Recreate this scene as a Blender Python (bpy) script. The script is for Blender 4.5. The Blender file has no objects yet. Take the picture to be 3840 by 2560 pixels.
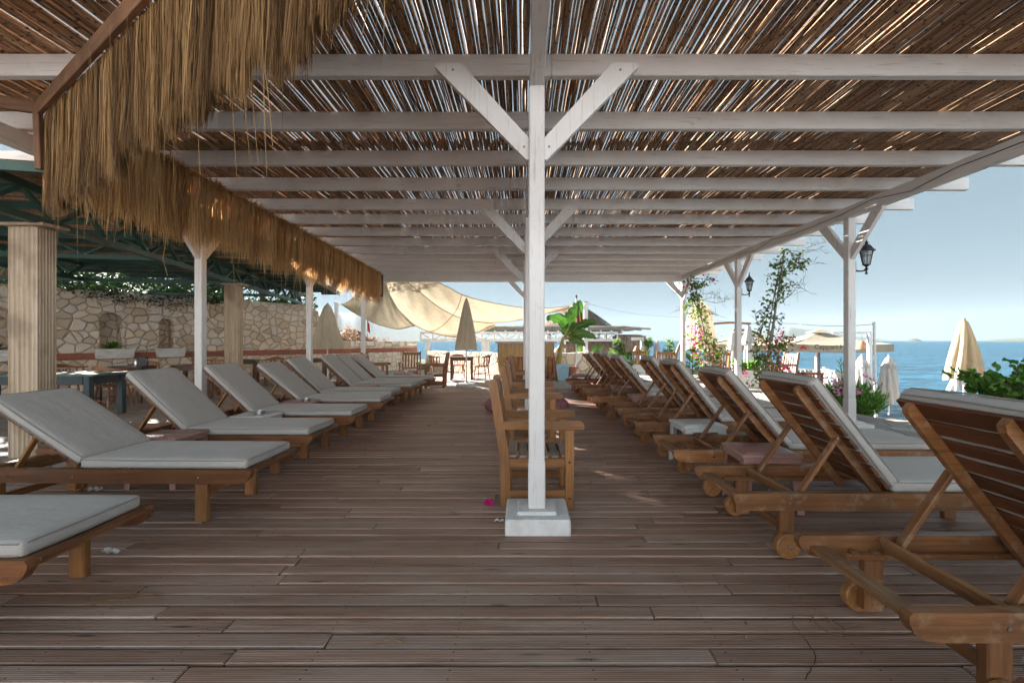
SUN_E, SKY_E, EXPO, DUST, HAZE, SKY_G = 5, .055, 2.95, .3, 5e-5, .14
import bpy, math, random
from mathutils import Vector, Matrix
R = math.radians
random.seed(7)
rnd = random.random
def ru(a, b): return a + (b - a) * rnd()
sc = bpy.context.scene
COL = sc.collection
H = 1.28            # eye height above the deck
F = 1045.0
def at(px, py, Y):  # a measured point of the place
    return Vector(((px - 1198) / F * Y, Y, H - (py - 782) / F * Y))

# ------------------------------------------------------------------ nodes
class NT:
    def __init__(s, name):
        s.m = bpy.data.materials.new(name); s.m.use_nodes = True
        s.t = s.m.node_tree; s.t.nodes.clear()
        s.out = s.t.nodes.new('ShaderNodeOutputMaterial')
    def n(s, typ, ins=None, **kw):
        nd = s.t.nodes.new('ShaderNode' + typ)
        for k, v in kw.items(): setattr(nd, k, v)
        for k, v in (ins or {}).items(): s.put(nd, k, v)
        return nd
    def put(s, nd, k, v):
        sock = nd.inputs[k]
        if isinstance(v, bpy.types.NodeSocket): s.t.links.new(v, sock)
        elif isinstance(v, bpy.types.Node): s.t.links.new(v.outputs[0], sock)
        else:
            if hasattr(sock.default_value, '__len__') and len(sock.default_value) == 4 and len(v) == 3: v = (*v, 1)
            sock.default_value = v
    def attr(s, name): return s.n('Attribute', attribute_name=name)
    def math(s, op, a, b=0.0, c=None):
        d = {0: a, 1: b}
        if c is not None: d[2] = c
        return s.n('Math', d, operation=op)
    def mix(s, f, a, b, mode='MIX'):
        nd = s.n('Mix', data_type='RGBA', blend_type=mode)
        s.put(nd, 0, f); s.put(nd, 6, a); s.put(nd, 7, b)
        return nd.outputs[2]
    def ramp(s, f, pts):
        nd = s.n('ValToRGB', {0: f}); e = nd.color_ramp.elements
        while len(e) < len(pts): e.new(.5)
        for i, (p, c) in enumerate(pts):
            e[i].position = p
            e[i].color = (*c, 1) if hasattr(c, '__len__') else (c, c, c, 1)
        return nd.outputs[0]
    def mapr(s, v, a, b, c, d):
        return s.n('MapRange', {0: v, 1: a, 2: b, 3: c, 4: d}).outputs[0]
    def scale(s, v, sx, sy, sz):
        return s.n('VectorMath', {0: v, 1: (sx, sy, sz)}, operation='MULTIPLY').outputs[0]
    def noise(s, v, sc_, det=3, rough=.55, dist=0):
        return s.n('TexNoise', {'Vector': v, 'Scale': sc_, 'Detail': det, 'Roughness': rough, 'Distortion': dist}).outputs[0]
    def bump(s, h, strength=.3, dist=.01, nrm=None):
        d = {'Height': h, 'Strength': strength, 'Distance': dist}
        if nrm is not None: d['Normal'] = nrm
        return s.n('Bump', d).outputs[0]
    def principled(s, col, rough=.6, nrm=None, spec=.4, **kw):
        p = s.n('BsdfPrincipled', {'Base Color': col, 'Roughness': rough, 'Specular IOR Level': spec})
        if nrm is not None: s.put(p, 'Normal', nrm)
        for k, v in kw.items(): s.put(p, k.replace('_', ' '), v)
        return p
    def done(s, sh):
        s.t.links.new(sh.outputs[0], s.out.inputs[0]); return s.m
    def translucent(s, p, col, fac):
        t = s.n('BsdfTranslucent', {0: col})
        m = s.n('MixShader', {0: fac}); s.t.links.new(p.outputs[0], m.inputs[1]); s.t.links.new(t.outputs[0], m.inputs[2])
        return m

def G(t): return t.attr('g').outputs['Vector']
def RR(t): return t.attr('r').outputs['Fac']

def m_plain(name, a, b=None, scale=6, rough=.6, bump=.15, bscale=60, spec=.4, var=.0, metal=0):
    t = NT(name); g = G(t)
    c = t.mix(t.mapr(t.noise(g, scale, 4), .3, .7, 0, 1), a, b or tuple(x * .8 for x in a))
    if var: c = t.n('HueSaturation', {'Color': c, 'Value': t.mapr(RR(t), 0, 1, 1 - var, 1 + var)}).outputs[0]
    n = t.bump(t.noise(g, bscale, 3), bump, .004)
    return t.done(t.principled(c, rough, n, spec, Metallic=metal))

def m_wood(name, a, b, dark, rough=.45, gscale=1.0, var=.18, spec=.4, wear=None):
    t = NT(name); g = G(t)
    gr = t.noise(t.scale(g, 2.2 * gscale, 42 * gscale, 42 * gscale), 1, 5, .6, .6)
    fine = t.noise(t.scale(g, 8, 260, 260), 1, 2)
    big = t.noise(g, 2.3, 3)
    c = t.mix(t.mapr(gr, .38, .62, 0, 1), a, b)
    c = t.mix(t.mapr(fine, .5, .7, 0, .4), c, dark)
    c = t.mix(t.mapr(big, .46, .72, 0, .7), c, dark)
    kn = t.n('TexVoronoi', {'Vector': t.scale(g, 2.4, 9, 9), 'Scale': 1.0}).outputs['Distance']
    c = t.mix(t.mapr(kn, .06, .15, .85, 0), c, dark)
    if wear: c = t.mix(t.mapr(t.noise(g, 9, 5, .7), .55, .72, 0, .8), c, wear)
    c = t.n('HueSaturation', {'Color': c, 'Value': t.mapr(RR(t), 0, 1, 1 - var, 1 + var)}).outputs[0]
    h = t.math('ADD', t.math('MULTIPLY', gr, .6).outputs[0], t.math('MULTIPLY', fine, .4).outputs[0])
    return t.done(t.principled(c, t.mapr(big, .3, .7, rough - .1, rough + .12), t.bump(h.outputs[0], .3, .003), spec))

def m_deck():
    t = NT('deck_boards'); g = G(t)
    gr = t.noise(t.scale(g, 1.6, 55, 55), 1, 5, .62, .5)
    big = t.noise(t.scale(g, 1.2, 5, 5), 1, 4, .6)
    c = t.mix(t.mapr(gr, .3, .7, 0, 1), (.25, .136, .094), (.54, .345, .255))
    c = t.mix(t.mapr(big, .42, .7, 0, .85), c, (.50, .37, .30))
    kn = t.n('TexVoronoi', {'Vector': t.scale(g, 1.7, 10, 10), 'Scale': 1.0}).outputs['Distance']
    c = t.mix(t.mapr(kn, .04, .12, .85, 0), c, (.05, .032, .025))
    c = t.mix(t.mapr(t.noise(t.scale(g, 5, 60, 60), 1, 6, .7), .6, .72, 0, .8), c, (.06, .04, .03))
    c = t.n('HueSaturation', {'Color': c, 'Value': t.mapr(RR(t), 0, 1, .80, 1.18), 'Saturation': t.mapr(RR(t), 0, 1, 1.08, .92)}).outputs[0]
    y = t.n('SeparateXYZ', {0: g}).outputs[1]
    wv = t.math('SINE', t.math('MULTIPLY', y, 2 * math.pi / .0102).outputs[0]).outputs[0]
    h = t.math('ADD', t.math('MULTIPLY', wv, .35).outputs[0], gr).outputs[0]
    c = t.mix(t.mapr(wv, -1, -.1, .75, 0), c, (.04, .026, .02))
    ob = t.n('SeparateXYZ', {0: t.n('TexCoord').outputs['Object']})
    def near(v, per, tgt, w_):
        f = t.math('FRACT', t.math('MULTIPLY', v, 1 / per).outputs[0]).outputs[0]
        return t.mapr(t.math('ABSOLUTE', t.math('SUBTRACT', f, tgt).outputs[0]).outputs[0], w_ * .6 / per, w_ / per, 1, 0)
    ny = t.math('MAXIMUM', near(ob.outputs[1], .1, .26, .0042), near(ob.outputs[1], .1, .74, .0042)).outputs[0]
    nl = t.math('MULTIPLY', near(ob.outputs[0], .56, .5, .0045), ny).outputs[0]
    c = t.mix(nl, c, (.012, .01, .01))
    return t.done(t.principled(c, t.mapr(gr, .3, .7, .42, .62), t.bump(h, .55, .003), .45))

def m_reed(name='reed', k=1.0):
    t = NT(name); g = G(t); r = RR(t)
    x = t.n('SeparateXYZ', {0: g}).outputs[0]
    fr = t.math('FRACT', t.math('ADD', t.math('MULTIPLY', x, 4.1).outputs[0], t.math('MULTIPLY', r, 7.3).outputs[0]).outputs[0]).outputs[0]
    node = t.mapr(t.math('ABSOLUTE', t.math('SUBTRACT', fr, .5).outputs[0]).outputs[0], .012, .06, 1, 0)
    c = t.ramp(r, [(0, (.13 * k, .07 * k, .038 * k)), (.3, (.33 * k, .19 * k, .10 * k)), (.7, (.44 * k, .28 * k, .16 * k)), (1, (.55 * k, .39 * k, .25 * k))])
    st = t.noise(t.scale(g, 3, 90, 90), 1, 4, .6)
    c = t.mix(t.mapr(st, .4, .7, 0, .75), c, (.075, .042, .022))
    c = t.mix(t.math('MULTIPLY', node, .9).outputs[0], c, (.06, .035, .018))
    return t.done(t.principled(c, .5, t.bump(t.math('ADD', st, node).outputs[0], .35, .004), .35))

def m_paint():
    t = NT('white_paint'); g = G(t)
    st = t.noise(t.scale(g, 3, 60, 60), 1, 5, .65, .3)
    big = t.noise(g, 2.1, 5, .65)
    c = t.mix(t.mapr(big, .4, .75, 0, .5), (.70, .70, .70), (.54, .52, .50))
    c = t.mix(t.mapr(st, .57, .72, 0, .7), c, (.33, .27, .22))
    rust = t.noise(t.scale(g, 5, 5, 9), 1, 6, .7)
    c = t.mix(t.mapr(rust, .64, .78, 0, .65), c, (.25, .12, .05))
    return t.done(t.principled(c, .5, t.bump(st, .25, .003), .4))

def m_concrete():
    t = NT('painted_concrete'); g = G(t)
    p = t.n('TexVoronoi', {'Vector': g, 'Scale': 75.0}).outputs['Distance']
    b = t.noise(g, 7, 5, .7)
    c = t.mix(t.mapr(b, .45, .7, 0, .7), (.72, .73, .73), (.52, .50, .46))
    z = t.n('SeparateXYZ', {0: g}).outputs[2]
    h = t.math('ADD', t.math('MULTIPLY', p, .5).outputs[0], b).outputs[0]
    return t.done(t.principled(c, .8, t.bump(h, .6, .008), .2))

def m_fabric(name, a, b, k=1.0):
    t = NT(name); g = G(t)
    v = t.scale(g, 14, 420, 420); v2 = t.scale(g, 420, 14, 420)
    th = t.math('ADD', t.noise(v, 1, 2), t.noise(v2, 1, 2)).outputs[0]
    c = t.mix(t.mapr(th, .75, 1.25, 0, 1), a, b)
    c = t.mix(t.mapr(t.noise(g, 3.3, 5, .6), .5, .75, 0, .3), c, tuple(x * .7 for x in a))
    n1 = t.bump(t.noise(t.scale(g, 3, 9, 5), 1, 4, .6), .28 * k, .035)
    n2 = t.bump(th, .35, .002, n1)
    return t.done(t.principled(c, .85, n2, .15, Sheen_Weight=.2))

def m_canvas(name, a, b, tr=.45):
    t = NT(name); g = G(t)
    w = t.noise(t.scale(g, 5, 13, 5), 1, 5, .62, .8)
    fo = t.noise(t.scale(g, 4, 22, 22), 1, 4, .6, 1.2)
    c = t.mix(t.mapr(w, .35, .7, 0, 1), a, b)
    n = t.bump(t.math('ADD', w, t.math('MULTIPLY', fo, .5).outputs[0]).outputs[0], .7, .05)
    p = t.principled(c, .85, n, .1)
    return t.done(t.translucent(p, c, tr))

def m_stone():
    t = NT('rubble_stone'); g = G(t)
    gg = t.n('VectorMath', {0: g, 1: t.n('VectorMath', {0: t.n('TexNoise', {'Vector': g, 'Scale': 3.0, 'Detail': 2}).outputs[1], 1: (.10, .10, .10)}, operation='MULTIPLY').outputs[0]}, operation='ADD').outputs[0]
    v = t.scale(gg, 3.9, 4.9, 1.0)
    e = t.n('TexVoronoi', {'Vector': v, 'Scale': 1.0, 'Randomness': .95}, feature='DISTANCE_TO_EDGE', voronoi_dimensions='2D').outputs['Distance']
    cc = t.n('TexVoronoi', {'Vector': v, 'Scale': 1.0, 'Randomness': .95}, feature='F1', voronoi_dimensions='2D').outputs['Color']
    cv = t.n('SeparateColor', {0: cc}).outputs[0]
    c = t.ramp(cv, [(0, (.54, .43, .32)), (.35, (.74, .62, .48)), (.7, (.82, .72, .60)), (1, (.68, .61, .54))])
    pit = t.noise(g, 26, 6, .75)
    c = t.mix(t.mapr(pit, .54, .68, 0, .6), c, (.26, .19, .13))
    c = t.mix(t.mapr(t.noise(g, 4, 4), .6, .72, 0, .45), c, (.42, .24, .12))
    j = t.mapr(e, .004, .034, 1, 0)
    c = t.mix(j, c, (.20, .145, .10))
    h = t.math('ADD', t.mapr(e, 0, .14, 0, 1), t.math('MULTIPLY', pit, .6).outputs[0]).outputs[0]
    return t.done(t.principled(c, .9, t.bump(h, .9, .035), .15))

def m_brick():
    t = NT('red_brick'); g = G(t)
    b = t.n('TexBrick', {'Vector': g, 'Color1': (.40, .13, .075, 1), 'Color2': (.28, .085, .055, 1), 'Mortar': (.24, .18, .15, 1), 'Scale': 1.0,
                         'Mortar Size': .006, 'Brick Width': .2, 'Row Height': .06})
    c = t.mix(t.mapr(t.noise(g, 12, 5, .7), .5, .7, 0, .5), b.outputs[0], (.40, .24, .17))
    return t.done(t.principled(c, .85, t.bump(t.math('SUBTRACT', t.noise(g, 40, 4), b.outputs[1]).outputs[0], .5, .01), .2))

def m_paving():
    t = NT('crazy_paving'); g = G(t)
    gg = t.n('VectorMath', {0: g, 1: t.n('VectorMath', {0: t.n('TexNoise', {'Vector': g, 'Scale': 2.0, 'Detail': 2}).outputs[1], 1: (.12, .12, .12)}, operation='MULTIPLY').outputs[0]}, operation='ADD').outputs[0]
    e = t.n('TexVoronoi', {'Vector': gg, 'Scale': 3.1}, feature='DISTANCE_TO_EDGE', voronoi_dimensions='2D').outputs['Distance']
    cc = t.n('TexVoronoi', {'Vector': gg, 'Scale': 3.1}, feature='F1', voronoi_dimensions='2D').outputs['Color']
    cv = t.n('SeparateColor', {0: cc}).outputs[0]
    c = t.ramp(cv, [(0, (.31, .25, .215)), (.4, (.40, .345, .30)), (.75, (.35, .295, .26)), (1, (.45, .405, .37))])
    c = t.mix(t.mapr(t.noise(g, 9, 5, .7), .5, .75, 0, .6), c, (.30, .24, .2))
    c = t.mix(t.mapr(e, .015, .05, 1, 0), c, (.17, .13, .11))
    return t.done(t.principled(c, .7, t.bump(t.mapr(e, 0, .07, 0, 1), .5, .012), .3))

def m_marble():
    t = NT('yellowed_marble'); g = G(t)
    st = t.noise(t.scale(g, .7, 26, 26), 1, 4, .6, .3)
    b = t.noise(t.scale(g, 1.6, 2, 2), 1, 4, .6)
    c = t.mix(t.mapr(st, .35, .7, 0, 1), (.52, .43, .32), (.34, .24, .15))
    c = t.mix(t.mapr(b, .48, .64, 0, .7), c, (.20, .14, .09))
    c = t.mix(t.mapr(t.noise(g, 30, 4), .6, .7, 0, .5), c, (.3, .25, .2))
    return t.done(t.principled(c, .5, t.bump(st, .2, .004), .4))

def m_leaf(name, cols, tr=.35, rough=.5):
    t = NT(name); r = RR(t)
    c = t.ramp(r, [(i / max(1, len(cols) - 1), q) for i, q in enumerate(cols)])
    p = t.principled(c, rough, None, .35)
    return t.done(t.translucent(p, t.n('HueSaturation', {'Color': c, 'Value': 1.5, 'Saturation': 1.1}).outputs[0], tr))

def m_straw(name, cols, tr=.3):
    t = NT(name); r = RR(t); g = G(t)
    c = t.ramp(r, [(i / (len(cols) - 1), q) for i, q in enumerate(cols)])
    c = t.mix(t.mapr(t.noise(t.scale(g, 6, 30, 30), 1, 4), .5, .75, 0, .5), c, tuple(x * .45 for x in cols[1]))
    p = t.principled(c, .6, None, .25)
    return t.done(t.translucent(p, c, tr))

def m_sea():
    t = NT('sea_water')
    p = t.n('TexCoord').outputs['Object']
    n1 = t.noise(t.scale(p, .35, 1.15, 1), 1.0, 5, .62, .4)
    n2 = t.noise(t.scale(p, .07, .22, 1), 1.0, 5, .6, .3)
    n3 = t.noise(t.scale(p, .004, .016, 1), 1.0, 6, .68)
    h = t.math('ADD', t.math('MULTIPLY', n1, .5).outputs[0], t.math('MULTIPLY', n2, 1.2).outputs[0]).outputs[0]
    c = t.mix(t.mapr(n3, .42, .58, 0, 1), (.010, .05, .085), (.017, .075, .12))
    c = t.mix(t.mapr(n1, .40, .62, .0, 1), t.mix(.6, c, (.002, .02, .045)), t.mix(.7, c, (.035, .17, .27)))
    c = t.mix(t.mapr(n2, .42, .62, 0, .45), c, (.03, .15, .25))
    return t.done(t.principled(c, .22, t.bump(h, 1.0, 1.6), .4, IOR=1.33))

def m_glass():
    t = NT('lantern_glass')
    return t.done(t.principled((.85, .9, .92), .25, None, .5, Transmission_Weight=.75))

MT = {}
def mats():
    M = MT
    M['paint'] = m_paint()
    M['deck'] = m_deck()
    M['reed'] = m_reed('reed', 1.2)
    M['reed_pale'] = m_reed('reed_strip', .95)
    M['teak'] = m_wood('varnished_pine', (.35, .165, .058), (.235, .105, .037), (.12, .052, .02), .38, 1, .2)
    M['teak_dark'] = m_wood('dark_varnished_pine', (.215, .092, .040), (.145, .06, .027), (.08, .035, .017), .38, 1, .2)
    M['teak_shaded'] = m_wood('shaded_varnished_pine', (.20, .085, .034), (.125, .05, .022), (.06, .025, .012), .36, 1, .25)  # left row wood, its shaded side put into a darker colour
    M['teak_mid'] = m_wood('golden_worn_rail', (.31, .142, .056), (.205, .088, .035), (.10, .042, .018), .42, 1, .25, .4, (.36, .25, .16))
    M['teak_back'] = m_wood('red_brown_slats', (.155, .058, .026), (.105, .038, .018), (.055, .022, .012), .36, 1, .3)
    M['teak_worn'] = m_wood('weathered_pine', (.36, .185, .08), (.24, .115, .05), (.13, .06, .028), .5, 1, .2, .35, (.40, .33, .27))
    M['slat_grey'] = m_wood('bleached_slat', (.42, .36, .31), (.3, .25, .2), (.12, .09, .07), .6, 1, .2, .3, (.6, .57, .53))
    M['chairwood'] = m_wood('captain_chair_wood', (.34, .145, .06), (.24, .1, .042), (.14, .06, .028), .4, 1.4, .2)
    M['tablewood'] = m_wood('dark_table_wood', (.12, .055, .035), (.08, .035, .024), (.04, .02, .015), .35, 1, .15)
    M['redwood'] = m_wood('red_stool_wood', (.42, .14, .06), (.3, .095, .04), (.2, .06, .03), .45, 1, .15)
    M['board'] = m_wood('brown_fringe_board', (.2, .1, .05), (.12, .06, .03), (.06, .03, .016), .6, 1, .15)
    M['greywood'] = m_wood('weathered_grey_timber', (.38, .35, .32), (.26, .235, .21), (.15, .13, .11), .75, 1, .2)
    M['fabric'] = m_fabric('taupe_mattress_fabric', (.35, .335, .315), (.46, .445, .42))
    M['piping'] = m_fabric('mattress_piping', (.22, .2, .18), (.28, .26, .24), .2)
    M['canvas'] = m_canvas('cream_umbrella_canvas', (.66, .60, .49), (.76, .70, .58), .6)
    M['canvas_dim'] = m_canvas('sun_dimmed_yellow_canvas', (.46, .385, .27), (.54, .465, .345), .4)  # yellower cloth, also darkened against the sun shining through it
    M['canvas_white'] = m_canvas('white_umbrella_canvas', (.55, .545, .535), (.62, .615, .605), .3)
    M['canvas_beige'] = m_canvas('beige_parasol_canvas', (.46, .39, .29), (.52, .45, .35), .25)
    M['sail'] = m_canvas('sail_cloth', (.46, .39, .275), (.56, .49, .365), .18)
    M['seam'] = m_plain('sail_seam', (.33, .22, .10), rough=.8)
    M['stone'] = m_stone(); M['brick'] = m_brick(); M['paving'] = m_paving(); M['marble'] = m_marble()
    M['concrete'] = m_concrete(); M['sea'] = m_sea(); M['glass'] = m_glass()
    M['green_steel'] = m_plain('green_painted_steel', (.022, .085, .065), (.015, .058, .046), 5, .4, .1)
    M['green_table'] = m_plain('worn_green_table_paint', (.03, .10, .075), (.12, .15, .12), 9, .45, .2)
    M['blue_grey'] = m_plain('blue_grey_paint', (.035, .055, .065), (.025, .04, .05), 5, .45, .1)
    M['table_grey'] = m_plain('worn_grey_tabletop', (.28, .26, .23), (.2, .18, .16), 12, .4, .2)
    M['plastic_pink'] = m_plain('dusty_pink_plastic', (.33, .185, .16), (.37, .215, .19), 6, .4, .08)
    M['plastic_white'] = m_plain('pale_plastic', (.66, .69, .70), (.58, .61, .62), 6, .35, .08)
    M['bin_blue'] = m_plain('pale_blue_plastic', (.32, .50, .62), (.28, .45, .57), 6, .4, .08)
    M['white'] = m_plain('white_plaster', (.76, .75, .73), (.6, .58, .55), 7, .75, .4)
    M['whitem'] = m_plain('white_metal', (.74, .75, .76), (.66, .67, .68), 5, .4, .05)
    M['black'] = m_plain('black_metal', (.02, .022, .024), (.03, .032, .034), 8, .4, .1)
    M['grey_metal'] = m_plain('grey_metal', (.2, .21, .22), (.16, .17, .18), 8, .4, .1)
    M['steel'] = m_plain('brushed_steel', (.6, .6, .6), (.5, .5, .5), 8, .25, .05, metal=1)
    M['brass'] = m_plain('brass_screw', (.5, .36, .14), (.4, .28, .1), 8, .35, .05, metal=1)
    M['terracotta'] = m_plain('terracotta', (.40, .17, .09), (.32, .13, .07), 8, .8, .3)
    M['wicker'] = m_plain('wicker', (.36, .2, .1), (.2, .1, .05), 60, .7, .6, 160)
    M['rope'] = m_plain('rope', (.3, .28, .25), rough=.8)
    M['cable'] = m_plain('white_cable', (.6, .6, .6), rough=.6)
    M['soil'] = m_plain('soil', (.1, .065, .04), rough=.95)
    M['sand'] = m_plain('beach_sand', (.36, .29, .22), (.26, .21, .16), 3, .95, .6, 30)
    M['rock'] = m_plain('rocky_ground', (.10, .11, .05), (.05, .07, .025), .4, .95, .6, 3)
    M['bounce_slope'] = m_plain('added_bounce_slope', (.50, .52, .545), (.40, .415, .43), .5, .95, .6, 3)  # for the added slope behind the camera, pale to bounce sunlight
    M['hill'] = m_plain('scrub_hill', (.055, .075, .06), (.10, .11, .085), .02, .95, .3, .1)
    M['red'] = m_plain('red_flag_cloth', (.62, .025, .03), rough=.8)
    M['yellow'] = m_plain('yellow_flag_cloth', (.8, .5, .03), rough=.8)
    M['logo_red'] = m_plain('red_print', (.55, .03, .04), rough=.8)
    M['print'] = m_plain('dark_print', (.07, .05, .04), rough=.8)
    M['purple'] = m_plain('patterned_cushion', (.09, .05, .2), (.5, .22, .12), 9, .85, .3)
    M['paper'] = m_plain('paper', (.8, .8, .78), rough=.9)
    M['magenta'] = m_leaf('magenta_bract', [(.55, .015, .2), (.75, .04, .32), (.65, .02, .26)], .35)
    M['pinkf'] = m_leaf('pale_pink_flower', [(.62, .2, .42), (.75, .34, .55)], .3)
    M['leaf'] = m_leaf('bright_leaf', [(.055, .14, .02), (.10, .235, .035), (.17, .32, .06)])
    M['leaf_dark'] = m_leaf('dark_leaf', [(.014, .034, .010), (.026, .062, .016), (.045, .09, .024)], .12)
    M['leaf_olive'] = m_leaf('creeper_leaf', [(.10, .10, .02), (.08, .15, .025), (.15, .2, .04)], .4)
    M['leaf_con'] = m_leaf('conifer_leaf', [(.07, .13, .04), (.12, .21, .06), (.18, .27, .08)], .4)
    M['leaf_ban'] = m_leaf('banana_leaf', [(.035, .10, .02), (.05, .13, .025), (.08, .165, .035)], .22, .4)
    M['leaf_dry'] = m_leaf('dry_leaf', [(.15, .085, .055), (.24, .15, .1), (.33, .24, .18)], .3)
    M['bark'] = m_wood('bark', (.2, .14, .1), (.12, .085, .06), (.07, .05, .035), .85, 1, .2)
    M['banana_stem'] = m_plain('banana_stem', (.34, .30, .07), (.2, .16, .05), 9, .5, .2)
    M['straw'] = m_straw('raffia_straw', [(.07, .035, .014), (.19, .105, .042), (.28, .162, .066), (.43, .275, .125)], .3)
    M['straw_backlit'] = m_straw('backlit_raffia', [(.32, .17, .065), (.58, .35, .145), (.72, .47, .21), (.84, .62, .33)], .36)  # same raffia made paler, the backlight glow put into its colour
    M['straw_pale'] = m_straw('pale_bar_straw', [(.4, .25, .11), (.56, .38, .18), (.66, .48, .26)], .2)
    M['thatch'] = m_straw('old_thatch', [(.16, .1, .07), (.26, .18, .13), (.34, .26, .2), (.36, .3, .27)], .1)
    M['under'] = m_plain('deck_gap_shade', (.02, .017, .015), rough=.95)

# ------------------------------------------------------------------ mesh builder
class MB:
    def __init__(s): s.v = []; s.f = []; s.g = []; s.r = []
    def add(s, vs, fs, gs=None, r=None):
        o = len(s.v); s.v += [tuple(p) for p in vs]
        s.g += [tuple(p) for p in (gs if gs is not None else vs)]
        s.r += [rnd() if r is None else r] * len(vs)
        s.f += [tuple(i + o for i in f) for f in fs]
    def box(s, c, size, rot=None, ch=.004, r=None, axis=None):
        hx, hy, hz = (q / 2 for q in size); k = min(ch, hx * .9, hy * .9, hz * .9)
        vs = []; idx = {}
        for sx in (-1, 1):
            for sy in (-1, 1):
                for sz in (-1, 1):
                    for a in range(3):
                        p = [sx * (hx - k), sy * (hy - k), sz * (hz - k)]
                        p[a] = (sx * hx, sy * hy, sz * hz)[a]
                        idx[sx, sy, sz, a] = len(vs); vs.append(p)
        fs = []
        def quad(ids, nrm):
            P = [Vector(vs[i]) for i in ids]
            if (P[1] - P[0]).cross(P[2] - P[1]).dot(nrm) < 0: ids = ids[::-1]
            fs.append(ids)
        S = [(1, 1), (1, -1), (-1, -1), (-1, 1)]
        for a in range(3):
            for sg in (-1, 1):
                ids = []
                for p, q in S:
                    t = [0, 0, 0]; t[a] = sg; t[(a + 1) % 3] = p; t[(a + 2) % 3] = q
                    ids.append(idx[t[0], t[1], t[2], a])
                n = Vector((0, 0, 0)); n[a] = sg; quad(ids, n)
        for a in range(3):
            b, c2 = (a + 1) % 3, (a + 2) % 3
            for sb in (-1, 1):
                for sc_ in (-1, 1):
                    ids = []
                    for sa, ax in ((-1, b), (1, b), (1, c2), (-1, c2)):
                        t = [0, 0, 0]; t[a] = sa; t[b] = sb; t[c2] = sc_
                        ids.append(idx[t[0], t[1], t[2], ax])
                    n = Vector((0, 0, 0)); n[b] = sb; n[c2] = sc_; quad(ids, n)
        for sx in (-1, 1):
            for sy in (-1, 1):
                for sz in (-1, 1):
                    quad([idx[sx, sy, sz, a] for a in range(3)], Vector((sx, sy, sz)))
        if axis is None: axis = max(range(3), key=lambda i: size[i])
        off = Vector((ru(0, 50), ru(0, 50), ru(0, 50)))
        gs = [Vector((p[axis], p[(axis + 1) % 3], p[(axis + 2) % 3])) + off for p in vs]
        M3 = rot if rot is not None else Matrix.Identity(3)
        c = Vector(c)
        s.add([M3 @ Vector(p) + c for p in vs], fs, gs, r)
    def bar(s, p0, p1, w, h, up=(0, 0, 1), ch=.004, r=None):
        p0, p1 = Vector(p0), Vector(p1); x = (p1 - p0); L = x.length; x.normalize()
        y = Vector(up).cross(x)
        if y.length < 1e-4: y = Vector((0, 1, 0)).cross(x)
        y.normalize(); z = x.cross(y)
        s.box((p0 + p1) / 2, (L, w, h), Matrix((x, y, z)).transposed(), ch, r, 0)
    def tube(s, pts, rad, n=8, r=None, caps=True):
        pts = [Vector(p) for p in pts]; k = len(pts)
        rads = rad if hasattr(rad, '__len__') else [rad] * k
        vs = []; gs = []; fs = []; off = Vector((ru(0, 50), ru(0, 50), ru(0, 50))); d = 0; pu = None
        for i, p in enumerate(pts):
            a = pts[min(i + 1, k - 1)] - pts[max(i - 1, 0)]
            if a.length < 1e-9: a = Vector((0, 0, 1))
            a.normalize()
            if pu is None:
                u = a.cross(Vector((0, 0, 1)) if abs(a.z) < .9 else Vector((1, 0, 0)))
            else: u = pu - a * pu.dot(a)
            u.normalize(); pu = u; w = a.cross(u)
            if i: d += (p - pts[i - 1]).length
            for j in range(n):
                t = 2 * math.pi * j / n
                q = (u * math.cos(t) + w * math.sin(t)) * rads[i]
                vs.append(p + q); gs.append(Vector((d, rads[i] * math.cos(t), rads[i] * math.sin(t))) + off)
        for i in range(k - 1):
            for j in range(n):
                fs.append((i * n + j, i * n + (j + 1) % n, (i + 1) * n + (j + 1) % n, (i + 1) * n + j))
        if caps:
            fs.append(tuple(range(n))[::-1]); fs.append(tuple((k - 1) * n + j for j in range(n)))
        s.add(vs, fs, gs, r)
    def prism(s, poly, ext, along=0, r=None):
        poly = [Vector(p) for p in poly]; ext = Vector(ext); n = len(poly)
        nrm = Vector((0, 0, 0))
        for i in range(n): nrm += poly[i].cross(poly[(i + 1) % n])
        if nrm.dot(ext) > 0: poly = poly[::-1]
        vs = poly + [p + ext for p in poly]
        fs = [tuple(range(n)), tuple(range(n, 2 * n))[::-1]]
        fs += [(i + n, (i + 1) % n + n, (i + 1) % n, i) for i in range(n)]
        off = Vector((ru(0, 50), ru(0, 50), ru(0, 50)))
        gs = [Vector((p[along], p[(along + 1) % 3], p[(along + 2) % 3])) + off for p in vs]
        s.add(vs, fs, gs, r)
    def lathe(s, prof, c=(0, 0, 0), n=24, fold=None, r=None):
        c = Vector(c); vs = []; fs = []; k = len(prof)
        for i, (rad, z) in enumerate(prof):
            for j in range(n):
                t = 2 * math.pi * j / n; q = rad
                if fold: q, dz = fold(i / (k - 1), t, rad)
                else: dz = 0
                vs.append(c + Vector((q * math.cos(t), q * math.sin(t), z + dz)))
        for i in range(k - 1):
            for j in range(n):
                fs.append((i * n + j, i * n + (j + 1) % n, (i + 1) * n + (j + 1) % n, (i + 1) * n + j))
        if prof[0][0] > 1e-4 and not fold: fs.append(tuple(range(n))[::-1])
        if prof[-1][0] > 1e-4 and not fold: fs.append(tuple((k - 1) * n + j for j in range(n)))
        off = Vector((ru(0, 50), ru(0, 50), ru(0, 50)))
        s.add(vs, fs, [Vector((p.z, p.x, p.y)) + off for p in vs], r)
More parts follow.
